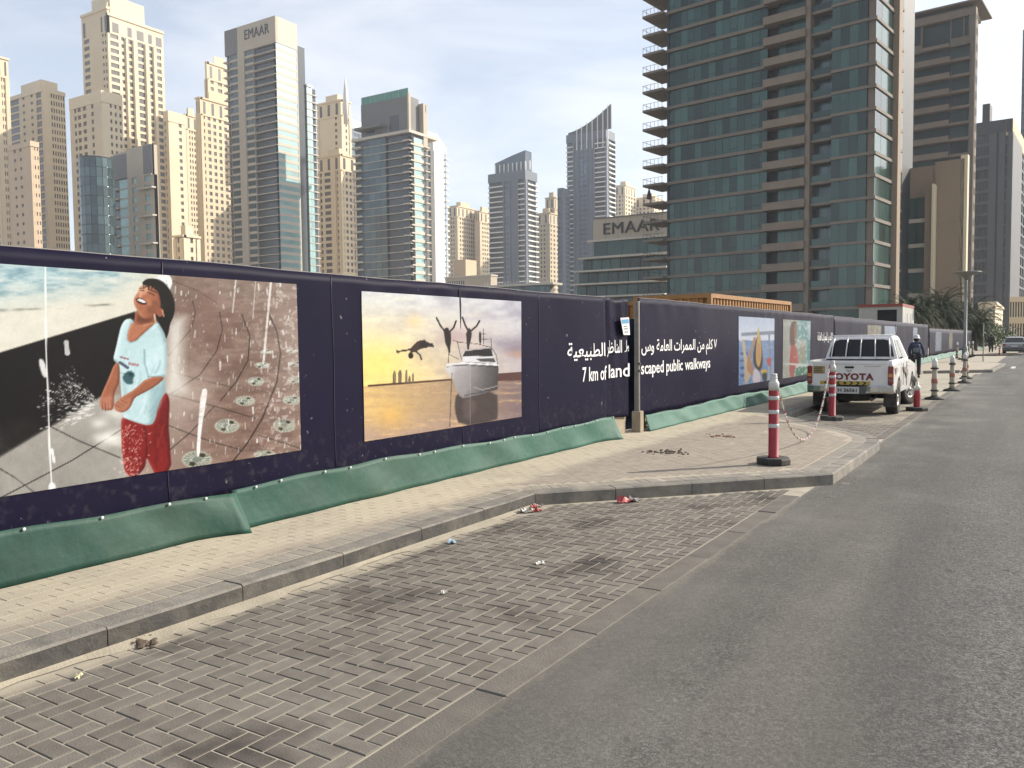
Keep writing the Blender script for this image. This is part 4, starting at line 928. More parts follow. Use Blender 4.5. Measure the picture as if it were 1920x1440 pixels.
scrap(848, 1018, .10, m_litb, 'flat pale blue paper lying beside the kerb', seed=5)
scrap(147, 1271, .055, m_lity, 'pale yellow scrap on the brick bay', seed=6)
scrap(1012, 1057, .08, m_lit, 'pale flattened scrap on the herringbone bricks', seed=7)
scrap(832, 1112, .06, m_lit, 'white speck of litter among the herringbone bricks', seed=8)
def debris(px, py, spread, nn, label, z, m=m_rubble, seed=1):
    rr = random.Random(seed); p = onz(px, py, z); t = empty('debris_pile', tuple(p), 0, label, 'debris'); mb = MB()
    for k in range(nn):
        x, y = rr.gauss(0, spread), rr.gauss(0, spread * .8); s = rr.uniform(.008, .028); st = len(mb.v)
        mb.lathe([(s * .7, 0), (s, s * .3), (s * .5, s * .6)], cx=x, cy=y, seg=5)
    tag(mb.build('debris_bits', m, t), kind='stuff')
debris(262, 1206, .05, 40, 'small heap of dried leaves at the kerb foot', .002, seed=2)
debris(1250, 848, .16, 60, 'scattered brown soil clods on the pavement near the gate', .131, seed=3)
debris(1355, 818, .13, 45, 'patch of orange brown soil clods on the pavement', .131, mat('orange_soil', (.30, .16, .09), .9), seed=4)
# ================================================================== towers
def glass(name, col, metal=.45, rough=.10, orand=.35, spec=.6): return mat(name, col, rough, metal=metal, orand=orand, spec=spec, var=.18, scale=.12)
g_jbr = glass('window_brown', (.055, .045, .036), .05, .3, .35)
g_teal = glass('window_teal', (.22, .37, .365), .12, .4, .14)
g_dteal = glass('window_dark_teal', (.055, .085, .09), .22, .16, .40)
g_blue = glass('window_blue_grey', (.09, .12, .16), .25, .2, .3)
g_near = glass('window_green', (.028, .060, .052), .06, .10, .65, .4)
g_black = glass('window_black', (.035, .04, .042), .2, .15, .3)
w_cream = mat('cream_render', (.80, .66, .455), .9, var=.06, scale=.08)
w_cream2 = mat('pale_cream_render', (.86, .73, .52), .9, var=.05, scale=.08)
w_peach = mat('peach_render', (.72, .55, .38), .9, var=.05, scale=.08)
w_beige = mat('beige_cladding', (.56, .48, .37), .8, var=.06, scale=.1)
w_grey = mat('grey_cladding', (.20, .19, .185), .7, var=.08, scale=.1)
w_slab = mat('pale_slab', (.66, .60, .50), .8, var=.06, scale=.2)
w_white = mat('white_cladding', (.86, .85, .81), .7, var=.04, scale=.1)
w_bgrey = mat('blue_grey_cladding', (.13, .155, .195), .55, var=.08, scale=.1)
w_brown = mat('brown_stone', (.31, .235, .165), .85, var=.09, scale=.3, dirt=((.22, .17, .12), .35, .4))
w_brownp = mat('podium_stone', (.34, .26, .18), .85, var=.08, scale=.3, dirt=((.30, .21, .14), .3, .35))
w_dgrey = mat('dark_grey_cladding', (.030, .031, .034), .6, var=.12, scale=.15)
w_mgrey = mat('mid_grey_cladding', (.065, .065, .068), .6, var=.1, scale=.15)
w_bslab = mat('brown_slab_edge', (.205, .175, .14), .85, var=.1, scale=.4)
w_bband = mat('brown_balcony_stone', (.25, .20, .155), .85, var=.1, scale=.4, dirt=((.19, .155, .12), .5, .4))
m_sign = mat('bronze_letters', (.035, .03, .026), .5)
m_rail = mat('balcony_rail', (.10, .105, .10), .4, metal=.4)

class Face:
    def __init__(s, P, U, N): s.P, s.U, s.N = np.array(P, float), np.array(U, float), np.array(N, float)
    def s(s_, px, py=330):
        d = ray(px, py)[:2]; A = np.array([[s_.U[0], -d[0]], [s_.U[1], -d[1]]]); return float(np.linalg.solve(A, -s_.P)[0])
    def pt(s, a, n, z): q = s.P + s.U * a + s.N * n; return (q[0], q[1], z)
    def box(s, mb, a0, a1, n0, n1, z0, z1):
        return mb.hexa([s.pt(a0, n0, z0), s.pt(a1, n0, z0), s.pt(a1, n1, z0), s.pt(a0, n1, z0), s.pt(a0, n0, z1), s.pt(a1, n0, z1), s.pt(a1, n1, z1), s.pt(a0, n1, z1)])
def zat(px, py, D): return at(px, py, D)[2]
class Tower:
    def __init__(s, name, px, D, label, cat='tower', rot=0.0, group=None):
        c = at(px, 500, D); s.c = np.array(c[:2]); s.D = D; s.px = px
        s.t = empty(name, (0, 0, 0), 0, label, cat, group); s.m = {}; s.panes = []; s.set(px, D, rot)
    def set(s, px, D, rot=0.0):
        c = at(px, 500, D); s.c = np.array(c[:2]); s.D = D; a = R(rot); s.X = np.array([math.cos(a), math.sin(a)]); s.Y = np.array([-math.sin(a), math.cos(a)])
        s.L = Face(s.c, -s.X, -s.Y); s.Rt = Face(s.c, s.Y, s.X); return s
    def mb(s, part, m): return s.m.setdefault((part, m.name), (MB(), m))[0]
    def z(s, py, px=None): return zat(s.px if px is None else px, py, s.D)
    def block(s, pxl, pxr, z1, m, z0=-.16, part='wall', inset=1.2, depth=None):
        """solid core behind the facades; returns its two widths"""
        wl_, wr = s.L.s(pxl), s.Rt.s(pxr)
        if depth: wr = depth
        if wr <= 1 or wr > 60: wr = 24.0
        s.wl, s.wr = wl_, wr; mb = s.mb(part, m); F = s.L
        F.box(mb, inset, wl_ - .05, -wr, -inset, z0, z1); return wl_, wr
    def facade(s, F, a0, cols, z0, z1, fh, m, gm, off=0.0, slabm=None, pane_depth=-.3):
        a0 = .06 if a0 == 0 else a0
        nf = max(1, int((z1 - z0) / fh)); fh = (z1 - z0) / nf; wall = s.mb('wall', m); sl = s.mb('floor_slab', slabm or m)
        for a1, ty, *op in cols:
            lo, hi = min(a0, a1), max(a0, a1); w = hi - lo
            if ty == 'S': F.box(wall, lo, hi, -1.25, off + (op[0] if op else 0), z0, z1)
            elif ty == 'w':                        # window: sill height, side margin
                sp, mg = (op + [.42, .12])[:2] if op else (.42, .12)
                k = op[2] if len(op) > 2 else 1; cw = w / k
                for q in range(k):
                    l0, h0 = lo + q * cw + cw * mg, lo + (q + 1) * cw - cw * mg
                    F.box(wall, lo + q * cw, l0, -1.25, off, z0, z1); F.box(wall, h0, lo + (q + 1) * cw, -1.25, off, z0, z1)
                    for f in range(nf):
                        F.box(wall, l0, h0, -1.25, off - .02, z0 + f * fh, z0 + f * fh + fh * sp); s.panes.append((F, l0, h0, off + pane_depth, z0 + f * fh + fh * sp, z0 + (f + 1) * fh, gm))
            elif ty == 'g':                        # curtain wall with slab edge
                k = op[0] if op else 1; e = op[1] if len(op) > 1 else .4
                for f in range(nf):
                    F.box(sl, lo, hi, -1.0, off + .12, z0 + f * fh, z0 + f * fh + e)
                    for q in range(k): s.panes.append((F, lo + w * q / k + .04, lo + w * (q + 1) / k - .04, off - .1, z0 + f * fh + e, z0 + (f + 1) * fh, gm))
            elif ty == 'b':                        # balconies: projecting slab, upstand, deep dark glazing
                pr = op[0] if op else .9; up = op[1] if len(op) > 1 else .35
                for f in range(nf):
                    zz = z0 + f * fh; F.box(sl, lo, hi, -1.1, off + pr, zz, zz + .28)
                    if up: F.box(sl, lo + .02, hi - .02, off + pr - .12, off + pr - .003, zz + .281, zz + .28 + up)
                    s.panes.append((F, lo + .1, hi - .1, off - 1.0, zz + .28, zz + fh, s.G_BALC or g_black))
            a0 = a1
    def band(s, F, a0, a1, z0, z1, m, part='cornice', n0=-1.2, n1=.25): mbk = MB(); F.box(mbk, min(a0, a1), max(a0, a1), n0, n1, z0, z1); mbk.build(part, m, s.t)
    G_BALC = None
    def done(s, minpx=10, limit=300):
        for (part, _), (mb, m) in s.m.items():
            o = mb.build(part, m, s.t)
            if part == 'floor_slab': tag(o, kind='stuff')
        cache = {}; sz = []
        for i, (F, a0, a1, n_, z0, z1, gm) in enumerate(s.panes):
            P = [F.pt(a0, n_, z0), F.pt(a1, n_, z1)]; x, y, d = project(P)
            vis = d.min() > 1 and x.max() > 0 and x.min() < 1920 and y.max() > 0 and F.N @ (-(F.P + F.U * a0)) > 0
            sz.append((max(abs(x[1] - x[0]), abs(y[1] - y[0])) * min(abs(x[1] - x[0]), abs(y[1] - y[0])) if vis else 0, max(abs(x[1] - x[0]), abs(y[1] - y[0])), i))
        sz.sort(reverse=True); own = [i for ar, mxs, i in sz[:limit] if ar > 0 and mxs >= minpx]; os_ = set(own); rest = {}
        for i, (F, a0, a1, n_, z0, z1, gm) in enumerate(s.panes):
            w, h = a1 - a0, z1 - z0
            if i in os_:
                key = (round(w, 3), round(h, 3), gm.name)
                if key not in cache: cache[key] = MB().box(-w / 2, w / 2, -.05, 0, 0, h).mesh('window', gm)
                o = link('window', cache[key], s.t); o.location = F.pt((a0 + a1) / 2, n_, z0)
                U = F.U if F.U[0] * F.N[1] - F.U[1] * F.N[0] > 0 else -F.U
                o.rotation_euler = (0, 0, math.atan2(U[1], U[0]))
            else: F.box(rest.setdefault(gm.name, (MB(), gm))[0], a0, a1, n_ - .05, n_, z0, z1)
        for mb, gm in rest.values(): tag(mb.build('small_windows', gm, s.t), kind='stuff')
        return s.t
def pxs(F, lst, py=330): return [(F.s(p, py), *r) for p, *r in lst]
def rep(F, p0, p1, n_, ty, sw=.3, **k):
    """n windows between pixel columns p0..p1 in wall"""
    a0, a1 = F.s(p0), F.s(p1); return [(a1, 'w', k.get('sp', .42), sw, n_)]
def sign(text, F, a0, a1, z0, cap, parent, m=m_sign, n_=.15):
    for k, ch in enumerate(text): pass
    v, f = text_mesh(text, cap, m, bold=0.0, extrude=.2, spacing=1.05); sx = abs(a1 - a0) / v[:, 0].max(); d = 1 if a1 > a0 else -1
    me = mesh_from([F.pt(a0 + p[0] * sx * d, n_ + p[2], z0 + p[1]) for p in v], f, 'sign_lettering', m)
    return link('sign_lettering', me, parent)
def jbr_block(T, pxl, pxr, ytop, cl, cr, m=w_cream, fh=3.35, crown=True, rough_top=0, z0=-.16):
    """cream render block: windows per face cl / cr, cornice, attic and rooftop box"""
    z1 = T.z(ytop); wl_, wr = T.block(pxl, pxr, z1 - .5, m, depth=None)
    za = z1 - 2.6 * fh if crown else z1 - 1.0
    T.facade(T.L, 0, [(wl_, 'w', .45, .24, cl)] if isinstance(cl, int) else cl, z0, za, fh, m, g_jbr)
    T.facade(T.Rt, 0, [(wr, 'w', .45, .24, cr)] if isinstance(cr, int) else cr, z0, za, fh, m, g_jbr)
    for F, w in ((T.L, wl_), (T.Rt, wr)):
        if crown:
            T.band(F, -.0 if F is T.L else .0, w, za, z1 - .8, m, 'attic', -1.2, -.02)
            k = max(2, int(w / 5))
            for q in range(k): T.panes.append((F, w * (q + .35) / k, w * (q + .65) / k, .02, za + .9, z1 - 1.8, g_jbr))
        T.band(F, -.5 if F is T.L else .0, w + .3, z1 - .8, z1, m, 'cornice', -1.2, .5)
        if crown: T.band(F, -.3 if F is T.L else 0.0, w, za - .25, za + .35, m, 'cornice', -1.2, .3)
        for q in (0, w - 1.6): T.band(F, q + (.02 if q == 0 else 0), q + 1.6, z0, za - .3, m, 'pilaster', -1.2, .35)
    T.L.box(T.mb('roof_house', m), wl_ * .25, wl_ * .75, -wr * .75, -wr * .3, z1 - .3, z1 + 4.0)
    return wl_, wr, z1
JG = 'cream beachside towers with small brown windows'
# far-left sliver
T = Tower('apartment_tower', 8, 430, 'cream tower cut by the frame edge beside the banded cream tower', 'tower', group=JG); jbr_block(T, -90, 24, 106, 7, 6); T.done()
T = Tower('apartment_tower', 92, 470, 'cream tower with wide dark balcony strips behind the peach block', 'tower', group=JG)
z1 = T.z(165); wl_, wr = T.block(20, 128, z1 - .5, w_cream); L = T.L
T.facade(L, 0, [(L.s(73), 'w', .25, .03, 1), (L.s(42), 'w', .62, .36, 2), (wl_, 'w', .25, .05, 1)], -.16, z1 - 2, 3.4, w_cream, g_jbr); T.facade(T.Rt, 0, [(T.Rt.s(100), 'S', .4), (T.Rt.s(127), 'w', .4, .22, 6)], -.16, z1 - 2, 3.4, w_cream2, g_jbr)
for F, w in ((L, wl_), (T.Rt, wr)): T.band(F, -.3 if F is L else 0, w, z1 - 2, z1, w_cream2)
L.box(T.mb('roof_house', w_cream2), L.s(80), L.s(42), -wr * .8, -1, z1 - .1, z1 + 4.5); T.done()
T = Tower('apartment_block', 66, 380, 'lower peach block with tiny windows in front of the banded cream tower', 'building')
z1 = T.z(265); wl_, wr = T.block(18, 75, z1 - .5, w_peach); T.facade(T.L, 0, [(T.L.s(46), 'S'), (T.L.s(24), 'w', .66, .32, 2), (wl_, 'S')], -.16, z1 - 2, 3.5, w_peach, g_jbr); T.facade(T.Rt, 0, [(wr, 'w', .6, .3, 3)], -.16, z1 - 2, 3.5, w_peach, g_jbr)
for F, w in ((T.L, wl_), (T.Rt, wr)): T.band(F, -.3 if F is T.L else 0, w, z1 - 2, z1, w_peach)
T.done()
# the great stepped cream tower
T = Tower('apartment_tower', 217, 440, 'tallest stepped cream tower with dark recessed arches and shoulder wings', 'tower', group=JG)
z1 = T.z(14); wl_, wr = T.block(163, 314, z1 - 4, w_cream2); zA = z1 - 12; L, Q = T.L, T.Rt
T.facade(L, 0, [(L.s(205), 'w', .45, .12, 1), (L.s(199), 'w', .6, .25, 1), (L.s(178), 'S'), (L.s(165), 'w', .45, .12, 1), (wl_, 'S')], -.16, zA, 3.35, w_cream, g_jbr)
T.facade(Q, 0, [(Q.s(234), 'w', .4, .14, 1), (Q.s(243), 'w', .5, .2, 1), (Q.s(247), 'S', .8), (Q.s(257), 'w', .35, .12, 1), (Q.s(264), 'S', .8), (Q.s(279), 'w', .35, .12, 1), (Q.s(285), 'S', .8), (Q.s(294), 'w', .35, .12, 1), (Q.s(299), 'S', .8), (Q.s(311), 'w', .4, .14, 1), (wr, 'S')], -.16, zA, 3.35, w_cream2, g_jbr)
T.band(L, 0, wl_, zA, z1 - 1.2, w_cream, 'attic', -1.2, 0); T.band(Q, 0, wr, zA, z1 - 4, w_cream2, 'attic', -1.2, 0)
for p0, p1 in ((206, 210), (199, 202), (166, 170)): T.panes.append((L, L.s(p1), L.s(p0), .03, zA + 1, z1 - 4, g_jbr))
for p0, p1 in ((220, 232), (248, 256), (265, 278), (286, 293), (300, 311)): T.panes.append((Q, Q.s(p0), Q.s(p1), .03, zA + 1, z1 - 6.5, g_jbr))
for F, w, zz in ((L, wl_, z1 - 1.2), (Q, wr, z1 - 4)): T.band(F, -.4 if F is L else 0, w + .2, zz, zz + 1.2, w_cream2, 'cornice', -1.2, .5)
Q.box(T.mb('roof_house', w_cream2), Q.s(222), Q.s(285), -wl_ * .8, -2, z1 - 3, z1 + 7); L.box(T.mb('roof_house', w_cream2), L.s(206), L.s(188), -1.9, -1.5, z1 - 2, z1 + 3)
T.set(201, 412); T.px = 201; z2 = T.z(170); wl2, wr2 = T.block(135, 234, z2 - 1, w_cream); L, Q = T.L, T.Rt
T.facade(L, 0, [(L.s(181), 'S', .3), (L.s(175), 'w', .45, .1, 1), (L.s(168), 'S'), (L.s(148), 'w', .45, .2, 2), (L.s(143), 'w', .45, .1, 1), (wl2, 'S')], -.16, z2 - 5, 3.35, w_cream, g_jbr); T.facade(Q, 0, [(Q.s(208), 'S'), (wr2, 'w', .5, .28, 3)], -.16, z2 - 5, 3.35, w_cream2, g_jbr)
for F, w in ((L, wl2), (Q, wr2)): T.band(F, -.3 if F is L else 0, w, z2 - 5, z2, w_cream2, 'attic', -1.2, .2)
T.set(324, 436); T.px = 324; z2 = T.z(208); wl2, wr2 = T.block(310, 351, z2 - 1, w_cream2)
T.facade(T.L, 0, [(wl2, 'w', .45, .25, 2)], -.16, z2 - 5, 3.35, w_cream, g_jbr); T.facade(T.Rt, 0, [(T.Rt.s(336), 'S'), (T.Rt.s(345), 'w', .5, .2, 1), (wr2, 'S')], -.16, z2 - 5, 3.35, w_cream2, g_jbr)
for F, w in ((T.L, wl2), (T.Rt, wr2)): T.band(F, -.3 if F is T.L else 0, w, z2 - 5, z2, w_cream2, 'attic', -1.2, .2)
T.done()
T = Tower('apartment_tower', 356, 520, 'narrow cream tower glimpsed between the stepped tower and the sign tower', 'tower', group=JG); jbr_block(T, 345, 374, 214, 3, 5); T.done()
# glass drum with stone panel
T = Tower('apartment_tower', 290, 330, 'dark glass drum tower joined to a beige panel with teal windows', 'tower')
z1 = T.z(270); wl_, wr = T.block(207, 296, z1 - .4, w_beige); L = T.L
T.facade(L, 0, [(L.s(289), 'S'), (L.s(270), 'w', .42, .02, 1), (L.s(256), 'S', .1), (L.s(247), 'w', .42, .08, 1), (L.s(239), 'S', .1), (L.s(223), 'g', 1, .3), (wl_, 'b', .6, .3)], -.16, z1 - 11, 3.35, w_beige, g_teal)
T.facade(T.Rt, 0, [(wr, 'w', .4, .3, 3)], -.16, z1 - 11, 3.35, w_beige, g_teal); T.band(T.Rt, .2, wr, z1 - 11, z1, w_beige, 'crown', -1.2, 0); T.band(L, 0, L.s(239), z1 - 11, z1, w_beige, 'crown', -1.2, .12); T.band(L, L.s(239), wl_, z1 - 10.5, z1 - 1.5, w_grey, 'crown', -1.2, 0); T.band(L, L.s(287), L.s(270), z1 - 10.5, z1 - .2, w_grey, 'crown_panel', .1, .2)
for k in range(3): zz = z1 - 16 - k * 10; T.band(L, L.s(291), L.s(262), zz, zz + .5, w_slab, 'balcony', -.2, 1.6)
c0 = at(184, 400, 332); rd = 5.6; zt = zat(184, 298, 332); nfl = int(zt / 3.35)
drum = MB(); drum.lathe([(rd, -.16), (rd, zt)], cx=c0[0], cy=c0[1], seg=40); drum.build('drum_core', g_black, T.t, True)
for k in range(nfl):
    MB().lathe([(rd + .02, k * 3.35), (rd + .16, k * 3.35 + .02), (rd + .16, k * 3.35 + .33), (rd + .02, k * 3.35 + .35)], cx=c0[0], cy=c0[1], seg=40).build('floor_ring', g_dteal, T.t, True)
    if k > 8:
        for a in range(16):
            th = -math.pi + a * math.pi / 9.0 + .3; cx, cy = c0[0] + (rd + .05) * math.cos(th), c0[1] + (rd + .05) * math.sin(th)
            T.panes.append((Face((cx, cy), (-math.sin(th), math.cos(th)), (math.cos(th), math.sin(th))), -.92, .92, .05, k * 3.35 + .36, k * 3.35 + 3.33, g_dteal))
T.done(minpx=9)
T = Tower('apartment_block', 345, 345, 'low cream block at the foot of the stepped tower', 'building'); jbr_block(T, 322, 371, 440, 3, 3, w_cream2, crown=False); T.done()
# cream tower behind the sign tower
T = Tower('apartment_tower', 384, 450, 'cream tower with a smaller upper stage left of the sign tower', 'tower', group=JG); jbr_block(T, 371, 440, 182, 2, 6)
T.set(398, 458); T.px = 398; jbr_block(T, 392, 440, 116, 1, 3); T.done()
# sign tower
T = Tower('sign_tower', 527, 390, 'tall teal glass tower with large letters on its beige crown', 'tower')
z1 = T.z(30); zc = T.z(80); wl_, wr = T.block(428, 563, z1 - .6, w_beige, inset=1.3); L, Q = T.L, T.Rt
T.facade(L, 0, [(L.s(480), 'b', .6, .0), (L.s(464), 'w', .35, .03, 1), (L.s(452), 'S', .35), (L.s(436), 'w', .3, .02, 1), (wl_, 'b', 1.2, .3)], -.16, zc, 3.42, w_beige, g_dteal, slabm=w_slab)
T.facade(Q, 0, [(Q.s(561), 'w', .42, .0, 1), (wr, 'S')], -.16, zc, 3.42, w_slab, g_teal, pane_depth=-.12)
T.band(L, -.15, L.s(452), zc, z1, w_beige, 'crown', -1.2, .1); T.band(L, L.s(452), wl_, zc, z1, w_grey, 'crown', -1.2, .05); T.band(Q, .0, wr, zc, z1, w_slab, 'crown', -1.2, .1)
sign('EMAAR', L, L.s(459, 60), L.s(505, 60), zc + (z1 - zc) * .42, 4.6, T.t)
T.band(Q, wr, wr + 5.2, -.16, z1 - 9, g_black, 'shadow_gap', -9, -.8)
zb2 = T.z(142, 580); a0 = wr + 5.2; a1 = Q.s(589)
Q.box(T.mb('wall', w_beige), a0, a1, -14, -1, -.16, zb2); T.facade(Q, a0, [(a1, 'g', 2, .35), (a1 + 3.0, 'b', .2, .25)], -.16, zb2 - 1, 3.42, w_slab, g_teal); T.band(Q, a0, a1, zb2 - 1, zb2, w_white, 'cornice')
T.done()
# cream tower with white mast
T = Tower('apartment_tower', 642, 455, 'cream tower with a white pointed mast behind the dark glass tower', 'tower', group=JG)
jbr_block(T, 596, 668, 288, [(T.L.s(630), 'w', .4, .15, 1), (T.L.s(622), 'S', .6), (T.L.s(606), 'w', .4, .15, 1), (T.L.s(596), 'w', .4, .25, 1)], 4, w_cream)
T.set(645, 465); T.px = 645; jbr_block(T, 597, 660, 186, [(T.L.s(636), 'w', .5, .2, 1), (T.L.s(628), 'w', .5, .25, 1), (T.L.s(597), 'S')], 3, w_cream2)
mp_ = at(648, 190, 462); MB().lathe([(1.3, -12), (1.3, 2), (.9, 7), (.15, 12.5), (.02, 13)], cx=mp_[0], cy=mp_[1], cz=mp_[2], seg=12).build('mast', w_white, T.t, True); T.done()
T = Tower('office_tower', 664, 540, 'blue grey tower with a curved roof peeping beside the white mast', 'tower'); z1 = T.z(225); wl_, wr = T.block(652, 690, z1 - 3, w_bgrey, inset=.5)
T.facade(T.L, 0, [(wl_, 'w', .4, .05, 2)], -.16, z1 - 4, 3.6, w_bgrey, g_blue); T.facade(T.Rt, 0, [(wr, 'w', .4, .05, 4)], -.16, z1 - 4, 3.6, w_bgrey, g_blue)
arc = MB(); arc.loft([[T.L.pt(wl_ * u, n_, z1 - 4 + 9 * math.sin(math.pi * (.25 + .5 * u)) - 4) for n_ in (.2, -wr)] + [T.L.pt(wl_ * u, n_, z1 - 5) for n_ in (-wr, .2)] for u in np.linspace(0, 1, 8)]); arc.build('curved_roof', w_white, T.t); T.done()
# dark glass tower with green screen
T = Tower('glass_tower', 773, 370, 'dark glass tower with grey crown and green roof screen', 'tower')
zm = T.z(248); zc = T.z(176); wl_, wr = T.block(664, 803, zm - .5, w_grey, inset=1.3); L, Q = T.L, T.Rt
T.facade(L, 0, [(L.s(757), 'b', .5, .3), (L.s(724), 'b', .15, .0), (L.s(703), 'g', 2, .25), (L.s(681), 'g', 2, .25), (wl_, 'b', 1.4, .5)], -.16, zm, 3.4, w_grey, g_dteal, slabm=w_slab)
T.facade(Q, 0, [(Q.s(777), 'b', .3, .3), (Q.s(795), 'w', .40, .02, 1), (wr, 'b', 1.2, .2)], -.16, zm - 1.5, 3.4, w_slab, g_teal)
T.band(L, -.2, wl_ + .4, zm, zm + 1.2, w_slab, 'roof_slab', -20, 1.0)
T.band(L, 2.2, L.s(675), zm + 1.2, zc, w_grey, 'crown', -9, -1.5); T.band(L, 1.2, 2.1, zm + 1.2, zc + 1, w_beige, 'crown_fin', -2.2, -.8)
T.panes.append((L, L.s(745), L.s(728), -1.4, zm + 2, zm + 9, g_black)); T.panes.append((L, L.s(700), L.s(684), -1.4, zm + 2, zm + 5, g_black))
m_screen = mat('green_screen', (.10, .30, .24), .4, var=.1, scale=.2); zs = T.z(161)
for k in range(10):
    aa, ab = 2.2 + (L.s(675) - 2.2) * k / 10, 2.2 + (L.s(675) - 2.2) * (k + 1) / 10 - .1; mbk = MB(); L.box(mbk, aa, ab, -1.9, -1.7, zc, zs); mbk.build('roof_screen', m_screen, T.t)
T.band(L, L.s(722), L.s(672), zm + 4.5, zm + 5.5, w_grey, 'canopy', -3, 2.5)
T.band(Q, 9.5, wr, zm - 6, T.z(184), w_beige, 'crown', -14, .0); T.panes.append((Q, 11, wr - 1, .05, T.z(200), T.z(186), g_black)); T.done()
T = Tower('apartment_tower', 816, 460, 'slim white tower with serrated balconies and sloping top', 'tower'); z1 = T.z(268); wl_, wr = T.block(796, 838, z1 - 2, w_white); L, Q = T.L, T.Rt
T.facade(L, 0, [(L.s(808), 'S', .2), (L.s(803), 'g', 1, .3), (wl_, 'S')], -.16, z1 - 4, 3.3, w_white, g_blue); T.facade(Q, 0, [(Q.s(833), 'S', .3), (wr, 'b', 1.4, .6)], -.16, z1 - 4, 3.3, w_white, g_blue, slabm=w_white)
cap = MB(); cap.hexa([L.pt(0, .3, z1 - 4), L.pt(wl_, .3, z1 - 4), L.pt(wl_, -wr, z1 - 4), L.pt(0, -wr, z1 - 4), L.pt(0, .3, z1), L.pt(wl_, .3, z1 + 8), L.pt(wl_, -wr, z1 + 8), L.pt(0, -wr, z1 - 1)]); cap.build('sloping_top', w_white, T.t); T.done()
T = Tower('apartment_tower', 858, 650, 'far cream tower left of the round blue grey tower', 'tower', group=JG); jbr_block(T, 839, 893, 385, 4, 9); T.done()
T = Tower('apartment_tower', 900, 660, 'far cream tower half hidden by the round blue grey tower', 'tower', group=JG); jbr_block(T, 890, 922, 395, 2, 6); T.done()
T = Tower('low_building', 920, 300, 'low beige building with a peach stair block above the hoarding', 'building'); z1 = T.z(517); wl_, wr = T.block(832, 930, z1, w_beige, inset=.0); k = 8
for q in range(k): T.panes.append((T.L, T.L.s(866 - q * 4.2 + 2), T.L.s(866 - q * 4.2), .05, z1 - 4.2, z1 - 1.2, g_black))
T.band(T.L, T.L.s(868), T.L.s(845), z1, T.z(482), w_peach, 'stair_block', -8, -1); T.band(T.L, -.3, wl_ + .3, z1, z1 + .5, w_slab, 'parapet', -wr, .3); T.done()
# blue grey twins
def blue_tower(px, D, pxl, pxr, ytop, label, cols, colr, rot=0):
    T = Tower('apartment_tower', px, D, label, 'tower', rot, 'blue grey towers with white grid lines'); z1 = T.z(ytop); wl_, wr = T.block(pxl, pxr, z1 - .5, w_bgrey)
    T.facade(T.L, 0, pxs(T.L, cols), -.16, z1 - 6, 3.4, w_bgrey, g_blue, slabm=w_white); T.facade(T.Rt, 0, pxs(T.Rt, colr), -.16, z1 - 6, 3.4, w_bgrey, g_blue, slabm=w_white)
    for F, w in ((T.L, wl_), (T.Rt, wr)): T.band(F, -.2 if F is T.L else 0, w, z1 - 6, z1, w_bgrey, 'attic', -1.2, .1)
    return T, z1, wl_, wr
T, z1, wl_, wr = blue_tower(986, 560, 915, 1007, 318, 'shorter blue grey tower with white balcony grid and glass lantern roof', [(984, 'S', .5), (972, 'b', .8, .4), (957, 'S', .1), (954, 'S', .6), (945, 'w', .3, .1, 1), (943, 'S', .4), (915, 'b', .7, .4)], [(988, 'S', .4), (1000, 'b', .9, .6), (1007, 'b', 1.2, .5)])
L = T.L; zl = T.z(280)
lan = MB(); lan.loft([[L.pt(a, n_, z) for a, n_, z in ((.8, -2, z1), (L.s(925), -2, z1), (L.s(925), -2, z1 + (zl - z1) * .55), (L.s(960), -2, z1 + (zl - z1) * .85), (.8, -2, zl))], [L.pt(a, n_, z) for a, n_, z in ((.8, -10, z1), (L.s(925), -10, z1), (L.s(925), -10, z1 + (zl - z1) * .55), (L.s(960), -10, z1 + (zl - z1) * .85), (.8, -10, zl))]]); lan.build('roof_lantern', g_blue, T.t)
for k in range(9):
    a = L.s(992 - k * 8); mbk = MB(); L.box(mbk, a, a + .7, -1.95, -1.2, z1, z1 + (zl - z1) * .45); mbk.build('lantern_fin', w_white, T.t)
T.done(minpx=9)
T = Tower('apartment_tower', 1030, 620, 'far cream tower between the two blue grey towers', 'tower', group=JG); jbr_block(T, 1005, 1048, 398, 4, 3); T.set(1040, 628); T.px = 1040; jbr_block(T, 1022, 1048, 369, 2, 2); T.done()
T, z1, wl_, wr = blue_tower(1056, 590, 1045, 1068, 352, 'slim dark blue tower hugging the taller blue grey tower', [(1051, 'w', .3, .1, 1), (1045, 'w', .3, .1, 1)], [(1060, 'S'), (1068, 'w', .3, .1, 2)]); T.done()
T, z1, wl_, wr = blue_tower(1137, 600, 1062, 1153, 242, 'taller blue grey tower with white window grid and rising curved crest', [(1136, 'S', .5), (1116, 'b', .8, .4), (1111, 'S', .3), (1109, 'S', .7), (1103, 'S', .1), (1101, 'S', .5), (1086, 'w', .3, .1, 2), (1084, 'S', .5), (1078, 'S', .1), (1075, 'S', .7), (1062, 'b', .7, .4)], [(1140, 'S', .5), (1152, 'b', 1.1, .6), (1153, 'S', .6)])
L = T.L; crest = MB(); rings = []
for u in np.linspace(0, 1, 12):
    a = L.s(1066 + (1146 - 1066) * u); zz = T.z(238 - 42 * u ** 1.6); rings.append([L.pt(a, .1, z1 - .1), L.pt(a, -.9, z1 - .1), L.pt(a, -.9, zz), L.pt(a, .1, zz)])
crest.loft(rings); crest.build('crest_wall', w_mgrey, T.t)
for k, p in enumerate((1083, 1092, 1102, 1112, 1122, 1132, 1141)):
    u = (p - 1066) / 80; mbk = MB(); L.box(mbk, L.s(p), L.s(p) + .6, .1, .7, z1 - 12, T.z(236 - 42 * u ** 1.6)); mbk.build('crest_fin', w_white, T.t)
T.done(minpx=9)
